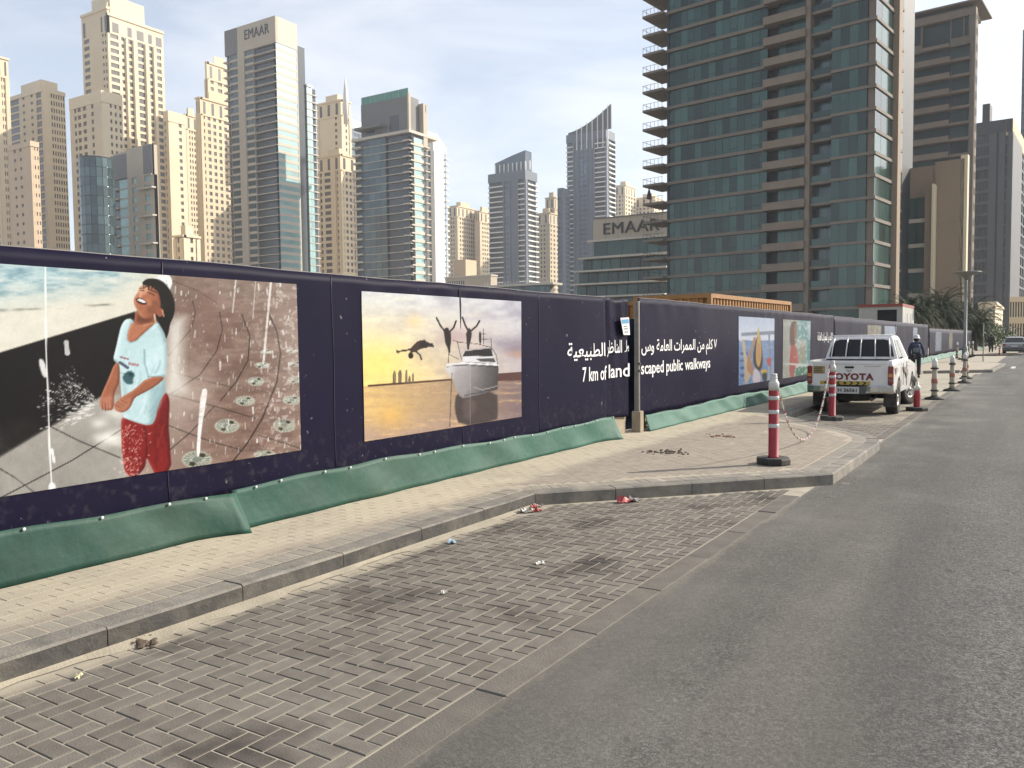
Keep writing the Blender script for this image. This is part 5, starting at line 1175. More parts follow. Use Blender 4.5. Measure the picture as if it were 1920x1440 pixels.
T = Tower('apartment_tower', 1172, 700, 'far cream tower top right of the tall blue grey tower', 'tower', group=JG); jbr_block(T, 1152, 1192, 346, 3, 4, w_cream2); T.done()
T = Tower('apartment_tower', 1226, 720, 'far cream tower top just above the low sign building', 'tower', group=JG); jbr_block(T, 1190, 1245, 368, 5, 3, w_cream2); T.done()
T = Tower('low_building', 1030, 240, 'low terrace building with flat canopy roof above the hoarding', 'building'); z1 = T.z(530); wl_, wr = T.block(905, 1042, z1 - .5, w_grey, inset=.8); T.facade(T.L, 0, [(wl_, 'g', 14, .3)], -.16, z1 - .6, 3.5, w_grey, g_dteal)
T.band(T.L, -2, wl_ + 1, z1 - .6, z1, w_slab, 'canopy', -wr, 1.5)
for k in range(22):
    a = wl_ * k / 22; mbk = MB(); T.L.box(mbk, a, a + .05, 1.0, 1.05, z1, z1 + .9); mbk.build('rail_post', w_white, T.t)
T.done()
# low sign building
T = Tower('sign_building', 1256, 215, 'low terraced glass building with large dark letters on its parapet', 'building'); L = T.L; zt = zat(1200, 398, 215)
T.block(1112, 1300, zt - 1, w_beige, inset=1.2); w_l = L.s(1112); zp = zat(1200, 441, 215)
T.band(L, -2, w_l, zp, zt, w_beige, 'parapet', -1.2, 0); T.band(L, -2, w_l, zt - .25, zt, w_grey, 'parapet_cap', -1.3, .25); T.band(L, -2, w_l + 1.5, zp - .5, zp, w_slab, 'cornice', -1.2, .8)
for k in range(1, 6): a = w_l * k / 6; mbk = MB(); L.box(mbk, a, a + .06, 0, .02, zp, zt - .3); mbk.build('panel_joint', w_grey, T.t)
sign('EMAAR', L, L.s(1132, 415), L.s(1237, 415), zp + 1.3, 3.1, T.t)
T.facade(L, 0, [(w_l * .42, 'g', 3, .35), (w_l, 'g', 3, .35)], zp - 4.6, zp - .5, 4.1, w_beige, g_near)
w2 = L.s(1098); z0 = zp - 4.6; a_ = 0
for k, (p, zz) in enumerate(((1090, 0), (1082, 1), (1078, 2), (1076, 3), (1076, 4))):
    w2 = L.s(p); z_ = z0 - 3.45 * (k + 1); T.band(L, 0, w2, z_ + 3.05, z_ + 3.45, w_slab, 'terrace_edge', -4, 2.0 + .5 * k); L.box(T.mb('wall', w_grey), 1, w2 - .5, -20, -1, z_, z_ + 3.0)
    for q in range(9): T.panes.append((L, w2 * q / 9 + .1, w2 * (q + 1) / 9 - .1, -.6, z_ + .2, z_ + 3.0, g_near))
    ret = Face(L.pt(w2, 2.0 + .5 * k, 0)[:2], (L.U * .5 - L.N * -.86 * -1).tolist(), (L.U * .86 + L.N * .5).tolist())
T.done()

# ------------------------------------------------------------------ near glass tower
T = Tower('glass_apartment_tower', 1640, 143, 'near green glass apartment tower with brown balcony bands and corner balconies', 'tower', rot=-8.0)
L, Q = T.L, T.Rt; FH = 3.42; zref = zat(1445, 396, math.hypot(*(L.P + L.U * L.s(1445))))
z0 = zref - 1.5 * 0 - FH * int(zref / FH); NF = 25; zt = z0 + NF * FH
sx = lambda p: L.s(p, 300)
wl_ = sx(1252); L.box(T.mb('core', w_dgrey), 1.5, wl_ - .3, -26, -1.6, -.16, zt)
slab_me = {}
def part(name, F, a0, a1, n0, n1, za, zb, m): mbk = MB(); F.box(mbk, min(a0, a1), max(a0, a1), n0, n1, za, zb); return mbk.build(name, m, T.t)
for f in range(NF):
    z = z0 + f * FH
    if z + FH < -.1: continue
    # left curtain wall, panes of uneven width
    part('floor_slab', L, sx(1440), wl_ + .1, -1.5, .35, z, z + .55, w_bslab)
    a = sx(1438); k = 14; wp_ = (wl_ - a) / k
    for q in range(k):
        T.panes.append((L, a + wp_ * q + .02, a + wp_ * (q + 1) - .02, -.05, z + .55, z + FH - .02, g_near))
        if q % 3 == 1: L.box(T.mb('transom', w_dgrey), a + wp_ * q, a + wp_ * (q + 1), -.04, .03, z + 1.25, z + 1.32)
    # brown balcony band
    bb = part('balcony_band', L, sx(1514), sx(1436), -1.4, 1.5, z - .05, z + 1.22, w_bband)
    for q in range(4): a0 = sx(1512) + (sx(1458) - sx(1512)) * q / 4; a1 = sx(1512) + (sx(1458) - sx(1512)) * (q + 1) / 4; T.panes.append((L, a0 + .02, a1 - .02, -.2, z + 1.22, z + FH - .06, g_near))
    # recessed balconies
    part('balcony_slab', L, sx(1562), sx(1519), -2.6, .35, z, z + .42, w_bslab); part('balcony_rail', L, sx(1561), sx(1520), .22, .27, z + .42, z + 1.45, g_near)
    for q in range(3): a0 = sx(1561) + (sx(1520) - sx(1561)) * q / 3; a1 = sx(1561) + (sx(1520) - sx(1561)) * (q + 1) / 3; T.panes.append((L, a0 + .02, a1 - .02, -1.5, z + .42, z + FH, g_dteal))
    # glass bay
    part('floor_slab', L, sx(1629), sx(1561), -1.5, 1.15, z, z + .45, w_bslab)
    for q in range(4): a0 = sx(1628) + (sx(1562) - sx(1628)) * q / 4; a1 = sx(1628) + (sx(1562) - sx(1628)) * (q + 1) / 4; T.panes.append((L, a0 + .02, a1 - .02, .95, z + .45, z + FH - .02, g_near))
    # sun side
    part('floor_slab', Q, -1.1, 8.2, -1.5, .25, z, z + .5, w_bslab)
    for q in range(3): T.panes.append((Q, -1.0 + 3 * q, 1.9 + 3 * q, .05, z + .5, z + FH - .02, g_near))
    # corner balconies on the far end
    bs = part('corner_balcony', L, wl_ + .1, wl_ + 4.4, -5.5, 1.6, z, z + .42, w_bslab)
    for (a0, a1, n0, n1) in ((wl_ + .1, wl_ + 4.4, 1.52, 1.57), (wl_ + 4.33, wl_ + 4.38, -5.4, 1.5)):
        part('balcony_rail', L, a0, a1, n0, n1, z + 1.42, z + 1.48, m_rail)
    for q in range(6): part('rail_post', L, wl_ + .3 + .8 * q, wl_ + .35 + .8 * q, 1.5, 1.55, z + .42, z + 1.42, m_rail)
part('pier', L, sx(1521), sx(1513), -1.5, .9, -.16, zt, w_bband); part('pier', L, sx(1641), sx(1628), -1.5, .6, -.16, zt, w_bband)
part('pier', Q, 8.2, 10.0, -2, .9, -.16, zt, w_brownp)
part('pier', L, wl_ - .3, wl_ + .1, -6, .1, -.16, zt, w_dgrey); part('roof_slab', L, -1, wl_ + 1, -27, 1.5, zt, zt + .8, w_bslab)
# return wing beyond the pier
for f in range(NF):
    z = z0 + f * FH; part('floor_slab', Q, 10.0, 18.0, -6, -1.0, z, z + .5, w_bslab)
    T.panes.append((Q, 10.1, 14.0, -1.1, z + .5, z + FH, g_near)); T.panes.append((Q, 14.1, 18.0, -1.1, z + .5, z + FH, g_near))
Q.box(T.mb('core', w_dgrey), 3, 18, -20, -1.65, -.16, zt)
T.done(minpx=10)
bp_ = L.pt(wl_ + 3.6, .6, z0 + FH * round((zat(1237, 366, 158) - z0 - 1.0) / FH) + .42)
um = empty('folded_parasol', bp_, 0, 'dark folded parasol on a corner balcony of the green glass tower', 'parasol'); MB().lathe([(.03, 0), (.03, .8), (.55, .9), (.40, 1.6), (.12, 2.7), (.01, 3.0)], seg=10).build('canopy', m_rub, um); MB().lathe([(.25, 0), (.25, .06), (.03, .07)], seg=10).build('foot', m_rub, um)
# brown tower behind
T = Tower('apartment_tower', 1822, 215, 'brown tower with pale balcony bands behind the stone podium wall', 'tower', rot=-6); T.G_BALC = g_dteal; L, Q = T.L, T.Rt; z1 = T.z(14); wl_, wr = T.block(1660, 1829, z1 - 3, w_brown); a2 = L.s(1822)
T.facade(L, 0, [(L.s(1816), 'S', .4), (L.s(1779), 'b', .8, .3), (L.s(1710), 'b', 1.2, 1.0), (L.s(1697), 'S', -.8), (wl_, 'g', 3, .5)], -.16, T.z(80), 3.4, w_bslab, g_dteal, slabm=w_bband)
T.facade(L, 0, [(L.s(1812), 'S', .4), (L.s(1803), 'w', .3, .05, 1), (L.s(1777), 'w', .3, .08, 1), (L.s(1725), 'b', .8, .5), (L.s(1700), 'w', .3, .1, 1), (wl_, 'w', .3, .1, 2)], T.z(80), T.z(28), 3.6, w_bslab, g_dteal, slabm=w_bband)
T.band(L, 0, wl_, T.z(28), T.z(14), w_bband, 'fascia', -1.2, .5); T.band(L, 1, wl_, T.z(14), T.z(4), w_grey, 'roof_storey', -12, -1.5); T.band(L, -1, wl_, T.z(4), T.z(1), w_bslab, 'roof_slab', -14, 1)
T.facade(Q, 0, [(wr, 'w', .5, .2, 3)], -.16, T.z(20), 3.4, w_bband, g_dteal, slabm=w_bband); T.done()
T = Tower('podium_building', 1805, 165, 'stone podium building with blank wall and tall lit fins', 'building', rot=-6); L, Q = T.L, T.Rt; z1 = T.z(297); wl_, wr = T.block(1640, 1806, T.z(330), w_brownp, inset=1.2, depth=7)
T.band(L, 0, L.s(1753), -.16, z1, w_brownp, 'stone_wall', -2.2, 0); T.band(L, L.s(1753), wl_, T.z(365), z1 - .5, w_brownp, 'stone_wall', -6, -.3)
T.band(Q, 0, 1.4, -.16, z1 + .6, w_cream2, 'fin', -.6, .5)
zc_ = T.z(362); T.facade(L, L.s(1738), [(wl_, 'g', 5, .7)], -.16, zc_, 3.9, w_brownp, g_near, slabm=w_slab)
T.band(L, L.s(1753), L.s(1738), -.16, T.z(345), w_brownp, 'stone_wall', -3, 1.2); fpx = L.s(1753); mbk = MB(); L.box(mbk, fpx - .35, fpx, -.5, 2.2, -.16, T.z(342)); mbk.build('fin', w_cream2, T.t)
for k in range(6): zz = z1 * k / 6; mbk = MB(); L.box(mbk, .1, L.s(1755), 0, .012, zz, zz + .07); mbk.build('stone_joint', w_brown, T.t)
T.done()
# dark towers at the road end
T = Tower('office_tower', 1893, 300, 'dark grey tower with vertical panels at the end of the road', 'tower', rot=-4); L, Q = T.L, T.Rt; z1 = T.z(222); wl_, wr = T.block(1828, 1930, z1 - 1, w_dgrey)
T.facade(L, 0, [(L.s(1889), 'S', .4), (L.s(1884), 'w', .2, .05, 1), (L.s(1872), 'S', .5), (L.s(1868), 'S', -.6), (L.s(1854), 'S', .3), (L.s(1844), 'w', .25, .05, 2), (wl_, 'w', .25, .05, 2)], -.16, z1 - 4, 3.5, w_mgrey, g_black); T.facade(Q, 0, [(wr * .5, 'S', .2), (wr, 'w', .2, .05, 4)], -.16, z1 - 4, 3.5, w_mgrey, g_black)
T.band(L, 0, wl_, z1 - 4, z1, w_dgrey, 'attic', -2, 0); T.band(Q, 0, wr, z1 - 5, z1, w_peach, 'attic', -2, .1); T.band(L, L.s(1852), L.s(1838), z1, z1 + 6, w_dgrey, 'lift_house', -8, -2); T.done()
T = Tower('office_tower', 1921, 420, 'tall dark slab cut by the frame edge at the end of the road', 'tower'); z1 = T.z(55); wl_, wr = T.block(1912, 1990, z1, w_dgrey); T.facade(T.L, 0, [(wl_, 'w', .25, .08, 2)], -.16, z1, 3.5, w_dgrey, g_black); T.done()
T = Tower('low_building', 1868, 150, 'low cream building with plain walls behind the palms', 'building'); z1 = T.z(570); wl_, wr = T.block(1838, 1886, z1, w_cream2, inset=0); T.panes.append((T.L, 1, 2.4, .04, 2.5, 4.0, g_black)); T.panes.append((T.L, 3.4, 4.6, .04, 2.5, 4.0, g_black)); T.band(T.L, -.2, wl_, z1, z1 + .4, w_cream2, 'parapet', -wr, .2); T.done()
T = Tower('low_building', 1925, 190, 'white framed facade with narrow windows at the end of the road', 'building'); z1 = T.z(556); wl_, wr = T.block(1898, 1990, z1, w_cream2); T.facade(T.L, 0, [(wl_, 'w', .3, .22, 6)], -.16, z1 - 1, 3.4, w_cream2, g_black); T.band(T.L, -.5, wl_, z1 - 1, z1, w_cream2); T.done()
# ================================================================== printed pictures on the hoarding (painted per vertex on the print itself)
def pnoise(x, y, s, seed=0):
    r = np.random.default_rng(seed); g = r.random((64, 64)); x, y = x * s, y * s; xi, yi = np.floor(x).astype(int), np.floor(y).astype(int); fx, fy = x - xi, y - yi; fx, fy = fx * fx * (3 - 2 * fx), fy * fy * (3 - 2 * fy)
    q = lambda i, j: g[i % 64, j % 64]
    return (q(xi, yi) * (1 - fx) + q(xi + 1, yi) * fx) * (1 - fy) + (q(xi, yi + 1) * (1 - fx) + q(xi + 1, yi + 1) * fx) * fy
def fbm(x, y, s, seed=0): return .5 * pnoise(x, y, s, seed) + .3 * pnoise(x, y, s * 2.1, seed + 1) + .2 * pnoise(x, y, s * 4.3, seed + 2)
class Paint:
    def __init__(s, X, Y): s.X, s.Y = X, Y; s.C = np.zeros((len(X), 3))
    def fill(s, c): s.C[:] = c
    def mixin(s, a, c): s.C = s.C * (1 - a[:, None]) + np.asarray(c, float) * a[:, None]
    def inside(s, pts, soft=1.5):
        pts = np.asarray(pts, float); x0, y0 = pts.min(0) - soft * 3; x1, y1 = pts.max(0) + soft * 3
        sel = np.where((s.X > x0) & (s.X < x1) & (s.Y > y0) & (s.Y < y1))[0]; a = np.zeros(len(s.X))
        if not len(sel): return a
        X, Y = s.X[sel], s.Y[sel]; ins = np.zeros(len(sel), bool); dist = np.full(len(sel), 1e9)
        for (ax, ay), (bx, by) in zip(pts, np.roll(pts, -1, 0)):
            c = (ay > Y) != (by > Y)
            with np.errstate(divide='ignore', invalid='ignore'): ins ^= c & (X < (bx - ax) * (Y - ay) / (by - ay + 1e-12) + ax)
            t = np.clip(((X - ax) * (bx - ax) + (Y - ay) * (by - ay)) / ((bx - ax) ** 2 + (by - ay) ** 2 + 1e-9), 0, 1); dist = np.minimum(dist, np.hypot(X - ax - t * (bx - ax), Y - ay - t * (by - ay)))
        a[sel] = np.clip(.5 + np.where(ins, dist, -dist) / (2 * soft), 0, 1); return a
    def poly(s, pts, c, soft=2.4, al=1.0): s.mixin(s.inside(smooth(pts), soft) * al, c)
    def body(s, pts, c, dk, lt, d=9, soft=2.0, al=.55):
        q = smooth(pts); a = s.inside(q, soft); s.mixin(a, c)
        s.mixin(a * (1 - s.inside(q + np.array([-d, -d * .3]), d * .55)) * al, dk); s.mixin(a * (1 - s.inside(q + np.array([d, d * .5]), d * .55)) * al, lt)
    def hard(s, pts, c, soft=1.0, al=1.0): s.mixin(s.inside(pts, soft) * al, c)
    def line(s, pts, w, c, al=1.0, soft=1.0):
        pts = np.asarray(pts, float); x0, y0 = pts.min(0) - w - 4; x1, y1 = pts.max(0) + w + 4; sel = np.where((s.X > x0) & (s.X < x1) & (s.Y > y0) & (s.Y < y1))[0]
        if not len(sel): return
        X, Y = s.X[sel], s.Y[sel]; d = np.full(len(sel), 1e9)
        for (ax, ay), (bx, by) in zip(pts[:-1], pts[1:]):
            t = np.clip(((X - ax) * (bx - ax) + (Y - ay) * (by - ay)) / ((bx - ax) ** 2 + (by - ay) ** 2 + 1e-9), 0, 1); d = np.minimum(d, np.hypot(X - ax - t * (bx - ax), Y - ay - t * (by - ay)))
        a = np.zeros(len(s.X)); a[sel] = np.clip((w / 2 - d) / (2 * soft) + .5, 0, 1) * al; s.mixin(a, c)
    def ell(s, cx, cy, rx, ry, c, al=1.0, soft=.08):
        r = np.hypot((s.X - cx) / rx, (s.Y - cy) / ry); s.mixin(np.clip((1 - r) / (2 * soft) + .5, 0, 1) * al, c)
    def glow(s, cx, cy, rx, ry, c, al): s.mixin(np.exp(-(((s.X - cx) / rx) ** 2 + ((s.Y - cy) / ry) ** 2)) * al, c)
def smooth(pts):
    p = np.asarray(pts, float)
    for _ in range(1): q = np.roll(p, -1, 0); p = np.stack([p * .75 + q * .25, p * .25 + q * .75], 1).reshape(-1, 2)
    return p
m_print = bpy.data.materials.new('printed_picture'); m_print.use_nodes = True; n, l, b = nodes(m_print)
vc = n.new('ShaderNodeVertexColor'); vc.layer_name = 'print'; l.new(vc.outputs['Color'], b.inputs['Base Color']); b.inputs['Roughness'].default_value = .5; b.inputs['Specular IOR Level'].default_value = .15
def picture(name, parent, y0, y1, z0, z1, step, conv, painter, label, lift=.006, gain=.66, corners=None):
    ny, nz = int((y1 - y0) / step), int((z1 - z0) / step); uu, vv = np.meshgrid(np.linspace(0, 1, ny + 1), np.linspace(0, 1, nz + 1), indexing='ij')
    Y = (y0 + (y1 - y0) * uu).ravel(); Z = (z0 + (z1 - z0) * vv).ravel()
    X = np.array([XB + wrinkle(y, z) + lift for y, z in zip(Y, Z)]); px, py, _ = project(np.stack([X, Y, Z], 1)); a, c = conv(px, py)
    P = Paint(a, c); painter(P); g_ = (fbm(a, c, .03, 21) - .5) * 12 + (np.random.default_rng(1).random(len(a)) - .5) * 8; P.C = P.C + g_[:, None]; colr = np.clip(lin(np.clip(P.C, 0, 255)), 0, 1) ** 1.16 * gain * np.array([.94, 1.0, 1.10])
    me = bpy.data.meshes.new(name); idx = np.arange((ny + 1) * (nz + 1)).reshape(ny + 1, nz + 1)
    F = np.stack([idx[:-1, :-1], idx[1:, :-1], idx[1:, 1:], idx[:-1, 1:]], -1).reshape(-1, 4)
    me.from_pydata(np.stack([X, Y, Z], 1).tolist(), [], F.tolist()); me.update(); at_ = me.color_attributes.new('print', 'FLOAT_COLOR', 'POINT')
    at_.data.foreach_set('color', np.concatenate([colr, np.ones((len(colr), 1))], 1).astype(np.float32).ravel()); me.materials.append(m_print); me.polygons.foreach_set('use_smooth', [True] * len(me.polygons))
    o = link(name, me, parent); o['label'] = label; return o
# --- the boy in the fountain (coordinates of a traced enlargement)
def fountain(P):
    X, Y = P.X, P.Y; r = random.Random(5); N = fbm(X, Y, .012, 3); Nf = fbm(X, Y, .06, 9)
    base = np.array([128, 101, 88.]); P.C[:] = base; P.mixin(np.clip((Y - 500) / 500, 0, 1) * .35, (165, 132, 115)); P.mixin(np.clip((900 - X) / 350, 0, 1) * np.clip((Y - 250) / 500, .1, 1) * .75, (190, 178, 165))
    P.mixin((N - .5).clip(-.3, .3) + .3, (150, 130, 115)); P.mixin(np.clip((330 - Y) / 220, 0, 1) * np.clip((X - 690) / 100, 0, 1) * (.35 + .5 * Nf), (150, 138, 125)); P.mixin((Nf > .62) * np.clip((X - 1000) / 300, 0, .5), (220, 210, 200))
    P.hard([(-400, -100), (720, -100), (700, 220), (560, 300), (0, 468), (-400, 590)], (222, 216, 198), 5)                      # pale pool rim
    pool = np.clip((310 - Y - X * .12) / 130, 0, 1) * np.clip((640 - X) / 200, 0, 1); rp = fbm(X * .5, Y * 2.2, .022, 41); P.mixin(pool * np.clip(.25 + rp, 0, 1), (172, 196, 198)); P.mixin(pool * np.clip(rp - .52, 0, .3) * 2.4, (104, 136, 142)); P.mixin(pool * np.clip(.42 - rp, 0, .3) * 3, (232, 232, 222)); P.mixin(np.clip(1 - abs(Y - 292 + X * .05) / 9, 0, 1) * (X < 480) * np.clip(rp - .42, 0, .3) * 2.5, (96, 96, 84))
    P.hard([(690, 60), (735, 60), (720, 240), (690, 240)], (150, 138, 122), 10, .8)
    P.hard([(-400, 590), (0, 468), (560, 298), (565, 345), (500, 420), (470, 560), (420, 650), (330, 720), (190, 790), (0, 905), (-400, 1120)], (20, 17, 16), 3)
    P.hard([(-400, 1110), (0, 900), (200, 780), (420, 650), (500, 640), (520, 1000), (300, 1060), (0, 1090), (-400, 1200)], (172, 166, 155), 8); P.mixin(np.clip((520 - X) / 100, 0, 1) * np.clip((Y - 720) / 100, 0, 1) * (N * .5), (130, 124, 116))
    for ln, w in (([(0, 950), (60, 985), (150, 1055), (190, 1090)], 5), ([(-80, 1110), (0, 1072), (110, 1015), (300, 915), (500, 790)], 5), ([(190, 765), (330, 835), (500, 905)], 5), ([(700, 770), (840, 825), (1000, 872)], 4), ([(890, 690), (790, 800), (705, 872)], 4), ([(705, 545), (830, 580), (960, 610)], 2.5), ([(700, 640), (890, 690), (1060, 740)], 4), ([(1070, 810), (1170, 840), (1265, 872)], 4),
                  ([(800, 255), (812, 300), (795, 370), (700, 480)], 4), ([(912, 300), (924, 370), (900, 460), (830, 560), (705, 642)], 5), ([(1005, 310), (1038, 400), (1030, 500), (980, 590), (915, 668)], 5), ([(1108, 290), (1150, 380), (1165, 470), (1150, 590), (1090, 740), (1030, 840), (965, 922)], 6), ([(705, 165), (820, 210), (900, 260)], 2)):
        P.line(ln, w, (48, 38, 34), .85)
    for cx, cy, rx, ry in ((818, 912, 62, 36), (943, 772, 51, 29), (1018, 668, 41, 21), (1063, 587, 34, 19), (1088, 520, 31, 13), (1105, 465, 26, 9), (1180, 770, 46, 28), (1212, 665, 38, 19), (1228, 580, 33, 15), (1226, 515, 30, 12), (1212, 460, 26, 9), (1100, 892, 46, 18)):
        P.ell(cx, cy, rx, ry, (196, 194, 172)); P.ell(cx, cy, rx * .9, ry * .9, (120, 126, 112), .8)
        for a in range(18):
            t = a * math.pi / 9; P.line([(cx + rx * .35 * math.cos(t), cy + ry * .35 * math.sin(t)), (cx + rx * .9 * math.cos(t), cy + ry * .9 * math.sin(t))], 2.6, (214, 212, 196), .9)
        for sx in (-.3, .35): P.ell(cx + rx * sx, cy + ry * .5 * (-1 if sx > 0 else 1), rx * .22, ry * .24, (70, 62, 45)); 
    for k in range(110):                                            # falling drops
        x, y = r.uniform(700, 1262), r.uniform(165, 880) ** 1.0; L = r.uniform(4, 30); P.line([(x, y), (x + r.uniform(-2, 2), y + L)], r.uniform(2, 7), (240, 238, 230), r.uniform(.4, .95))
        a = r.uniform(2.55, 3.9); d0 = r.uniform(60, 250); L = r.uniform(6, 34); cx, cy = 450, 690; P.line([(cx + d0 * math.cos(a), cy + d0 * .8 * math.sin(a)), (cx + (d0 + L) * math.cos(a), cy + (d0 + L) * .8 * math.sin(a))], r.uniform(1.5, 4), (230, 226, 216), r.uniform(.3, .9))
    P.line([(188, 110), (190, 300), (192, 480), (200, 640), (205, 850), (216, 1040)], 7, (244, 241, 232), .9); P.poly([(160, 490), (185, 500), (200, 570), (180, 572), (165, 530)], (240, 236, 228), 3, .9); P.line([(215, 870), (225, 920)], 12, (245, 242, 236), .8); P.poly([(205, 1005), (230, 1010), (232, 1042), (198, 1042)], (245, 242, 236), 3, .8)
    P.line([(1125, 175), (1108, 360), (1094, 510)], 9, (240, 236, 226), .8); P.line([(980, 165), (966, 300)], 6, (235, 230, 220), .7); P.line([(1062, 160), (1050, 330)], 4, (230, 225, 215), .6); P.poly([(835, 620), (862, 616), (858, 660), (834, 800), (830, 898), (815, 898), (822, 780)], (246, 243, 236), 2); P.line([(275, 425), (280, 470)], 20, (238, 234, 226), .8)
    wet = fbm(X * .5, Y * 1.6, .03, 31); fl = np.clip((X - 640) / 220, 0, 1) * np.clip((Y - 140) / 60, 0, 1); P.mixin(fl * np.clip(wet - .5, 0, .4) * 1.1, (190, 166, 150)); P.mixin(fl * np.clip(.44 - wet, 0, .4) * 1.2, (92, 70, 62)); P.glow(1230, 420, 120, 260, (206, 194, 182), .35); P.glow(860, 330, 90, 140, (150, 120, 106), .4); P.glow(760, 640, 130, 120, (214, 200, 186), .5)
    for k in range(420): x, y = r.uniform(690, 1262), r.uniform(165, 900); P.line([(x, y), (x + r.uniform(-1, 1), y + r.uniform(1, 7))], r.uniform(1, 2.6), (232, 226, 216), r.uniform(.2, .7))
    # --- the boy
    B = lambda pts: [(x * 1.0473, y * 1.0473 + 42.1) for x, y in pts]
    sk, skd, skl = (172, 112, 82), (104, 60, 42), (216, 164, 130); D_ = (20, 16, 15)
    P.hard(B([(662, 300), (690, 264), (736, 264), (724, 400), (722, 480), (738, 560), (690, 574), (655, 574)]), (222, 216, 204), 26, .85)
    P.ell(650 * 1.0473, 128 * 1.0473 + 42.1, 34, 38, (238, 234, 226), 1, .05)
    for q in range(30): x, y = r.uniform(380, 500), r.uniform(640, 780); P.glow(x * 1.0473, y * 1.0473 + 42, r.uniform(15, 45), r.uniform(8, 22), (240, 234, 222), r.uniform(.15, .4))
    # head
    P.poly(B([(565, 128), (580, 114), (608, 111), (642, 120), (668, 146), (688, 184), (695, 224), (689, 262), (674, 292), (669, 326), (658, 356), (648, 335), (636, 300), (622, 280), (600, 200)]), D_, 2)
    P.body(B([(540, 236), (562, 250), (604, 262), (628, 284), (606, 306), (570, 320), (540, 330), (524, 312), (533, 275)]), (158, 100, 72), skd, sk, 10); P.hard(B([(545, 258), (575, 272), (612, 266), (600, 284), (560, 290), (542, 280)]), (104, 62, 44), 7, .75)
    P.body(B([(560, 140), (590, 134), (620, 148), (634, 178), (640, 206), (632, 240), (620, 258), (600, 268), (575, 272), (558, 260), (546, 240), (534, 222), (529, 201), (534, 184), (546, 170), (552, 154)]), sk, skd, skl, 10, 1.8, .5)
    P.poly(B([(555, 146), (588, 140), (592, 165), (570, 178), (548, 174)]), (224, 172, 138), 7, .75); P.poly(B([(590, 200), (632, 196), (626, 246), (600, 262), (578, 250)]), (128, 78, 56), 9, .6); P.poly(B([(556, 170), (566, 176), (560, 190), (548, 188)]), (222, 168, 136), 3, .8); P.poly(B([(575, 196), (600, 190), (606, 214), (588, 226)]), (206, 142, 108), 7, .6)
    P.line(B([(558, 158), (572, 162)]), 4, (44, 28, 22), .95); P.line(B([(586, 168), (602, 173), (612, 180)]), 4, (44, 28, 22), .95); P.line(B([(554, 150), (574, 150)]), 3.5, (34, 23, 19), .85); P.line(B([(588, 157), (604, 160), (620, 169)]), 4, (34, 23, 19), .85); P.line(B([(547, 189), (560, 191)]), 2.5, (92, 50, 38), .8)
    P.hard(B([(537, 193), (552, 190), (570, 196), (583, 208), (578, 217), (560, 216), (544, 207)]), (62, 22, 22), 1.5); P.hard(B([(541, 195), (556, 193), (572, 200), (581, 209), (566, 208), (550, 201)]), (240, 234, 226), 1.2); P.line(B([(546, 210), (562, 219), (578, 220)]), 3, (190, 112, 98), .8)
    P.ell(634 * 1.0473, 246 * 1.0473 + 42, 13, 19, (160, 98, 70)); P.line(B([(644, 238), (649, 262)]), 5, (224, 176, 142), .9); P.line(B([(612, 256), (616, 284)]), 6, (232, 200, 172), .85)
    P.poly(B([(562, 138), (572, 120), (605, 112), (640, 126), (655, 160), (650, 215), (642, 232), (636, 200), (630, 172), (616, 152), (594, 140)]), D_, 1.6)
    for q in range(22):
        x = 566 + q * 3.2; P.line(B([(x, 124 + abs(x - 605) * .12), (x + r.uniform(-5, 6), 140 + max(0, x - 590) * .32 + r.uniform(0, 12))]), 2.6, D_, .85, .8)
    for q in range(14): x, y = r.uniform(585, 680), r.uniform(118, 240); P.line(B([(x, y), (x + 5, y + r.uniform(8, 22))]), 1.6, (92, 82, 78), .5, .8)
    sh, shd, shl = (194, 214, 212), (128, 152, 154), (228, 238, 234)
    # trousers
    P.body(B([(481, 660), (510, 672), (550, 688), (600, 692), (618, 672), (626, 620), (655, 562), (669, 578), (673, 612), (668, 690), (673, 760), (681, 880), (616, 891), (600, 860), (580, 818), (578, 852), (566, 874), (540, 899), (510, 896), (492, 870), (484, 800), (481, 720)]), (140, 34, 32), (84, 18, 18), (180, 66, 56), 13, 1.8)
    P.line(B([(572, 700), (582, 770), (580, 820)]), 7, (78, 16, 16), .7, 3); P.hard(B([(612, 690), (650, 600), (660, 640), (650, 780), (625, 800)]), (110, 24, 24), 12, .6)
    for q in range(18): x0, y0 = r.uniform(590, 665), r.uniform(690, 830); P.line(B([(x0, y0), (x0 + r.uniform(-14, 14), y0 + r.uniform(15, 50))]), r.uniform(4, 10), (92, 20, 20) if q % 2 else (176, 62, 52), .35, 3)
    for k in range(150):
        x, y = r.gauss(520, 28), r.uniform(690, 890); P.line(B([(x, y), (x + r.uniform(-12, 12), y + r.uniform(2, 12))]), r.uniform(1, 3.6), (240, 206, 190), r.uniform(.3, .85), .8)
    # shirt
    P.body(B([(497, 274), (522, 271), (540, 300), (590, 312), (622, 283), (642, 310), (656, 340), (662, 385), (661, 440), (656, 498), (640, 504), (655, 520), (655, 562), (628, 604), (621, 640), (614, 672), (604, 691), (578, 694), (540, 681), (500, 668), (487, 660), (484, 600), (479, 540), (475, 450), (456, 441), (449, 430), (460, 388), (470, 342), (480, 300)]), sh, shd, shl, 13, 1.8)
    P.hard(B([(585, 400), (655, 370), (658, 495), (590, 503), (574, 460)]), (206, 224, 222), 9, .7); P.line(B([(572, 395), (574, 450), (590, 505)]), 6, (130, 156, 158), .75, 3); P.line(B([(586, 503), (654, 497)]), 4, (140, 162, 162), .8); P.line(B([(452, 432), (474, 446)]), 4, (140, 162, 162), .8)
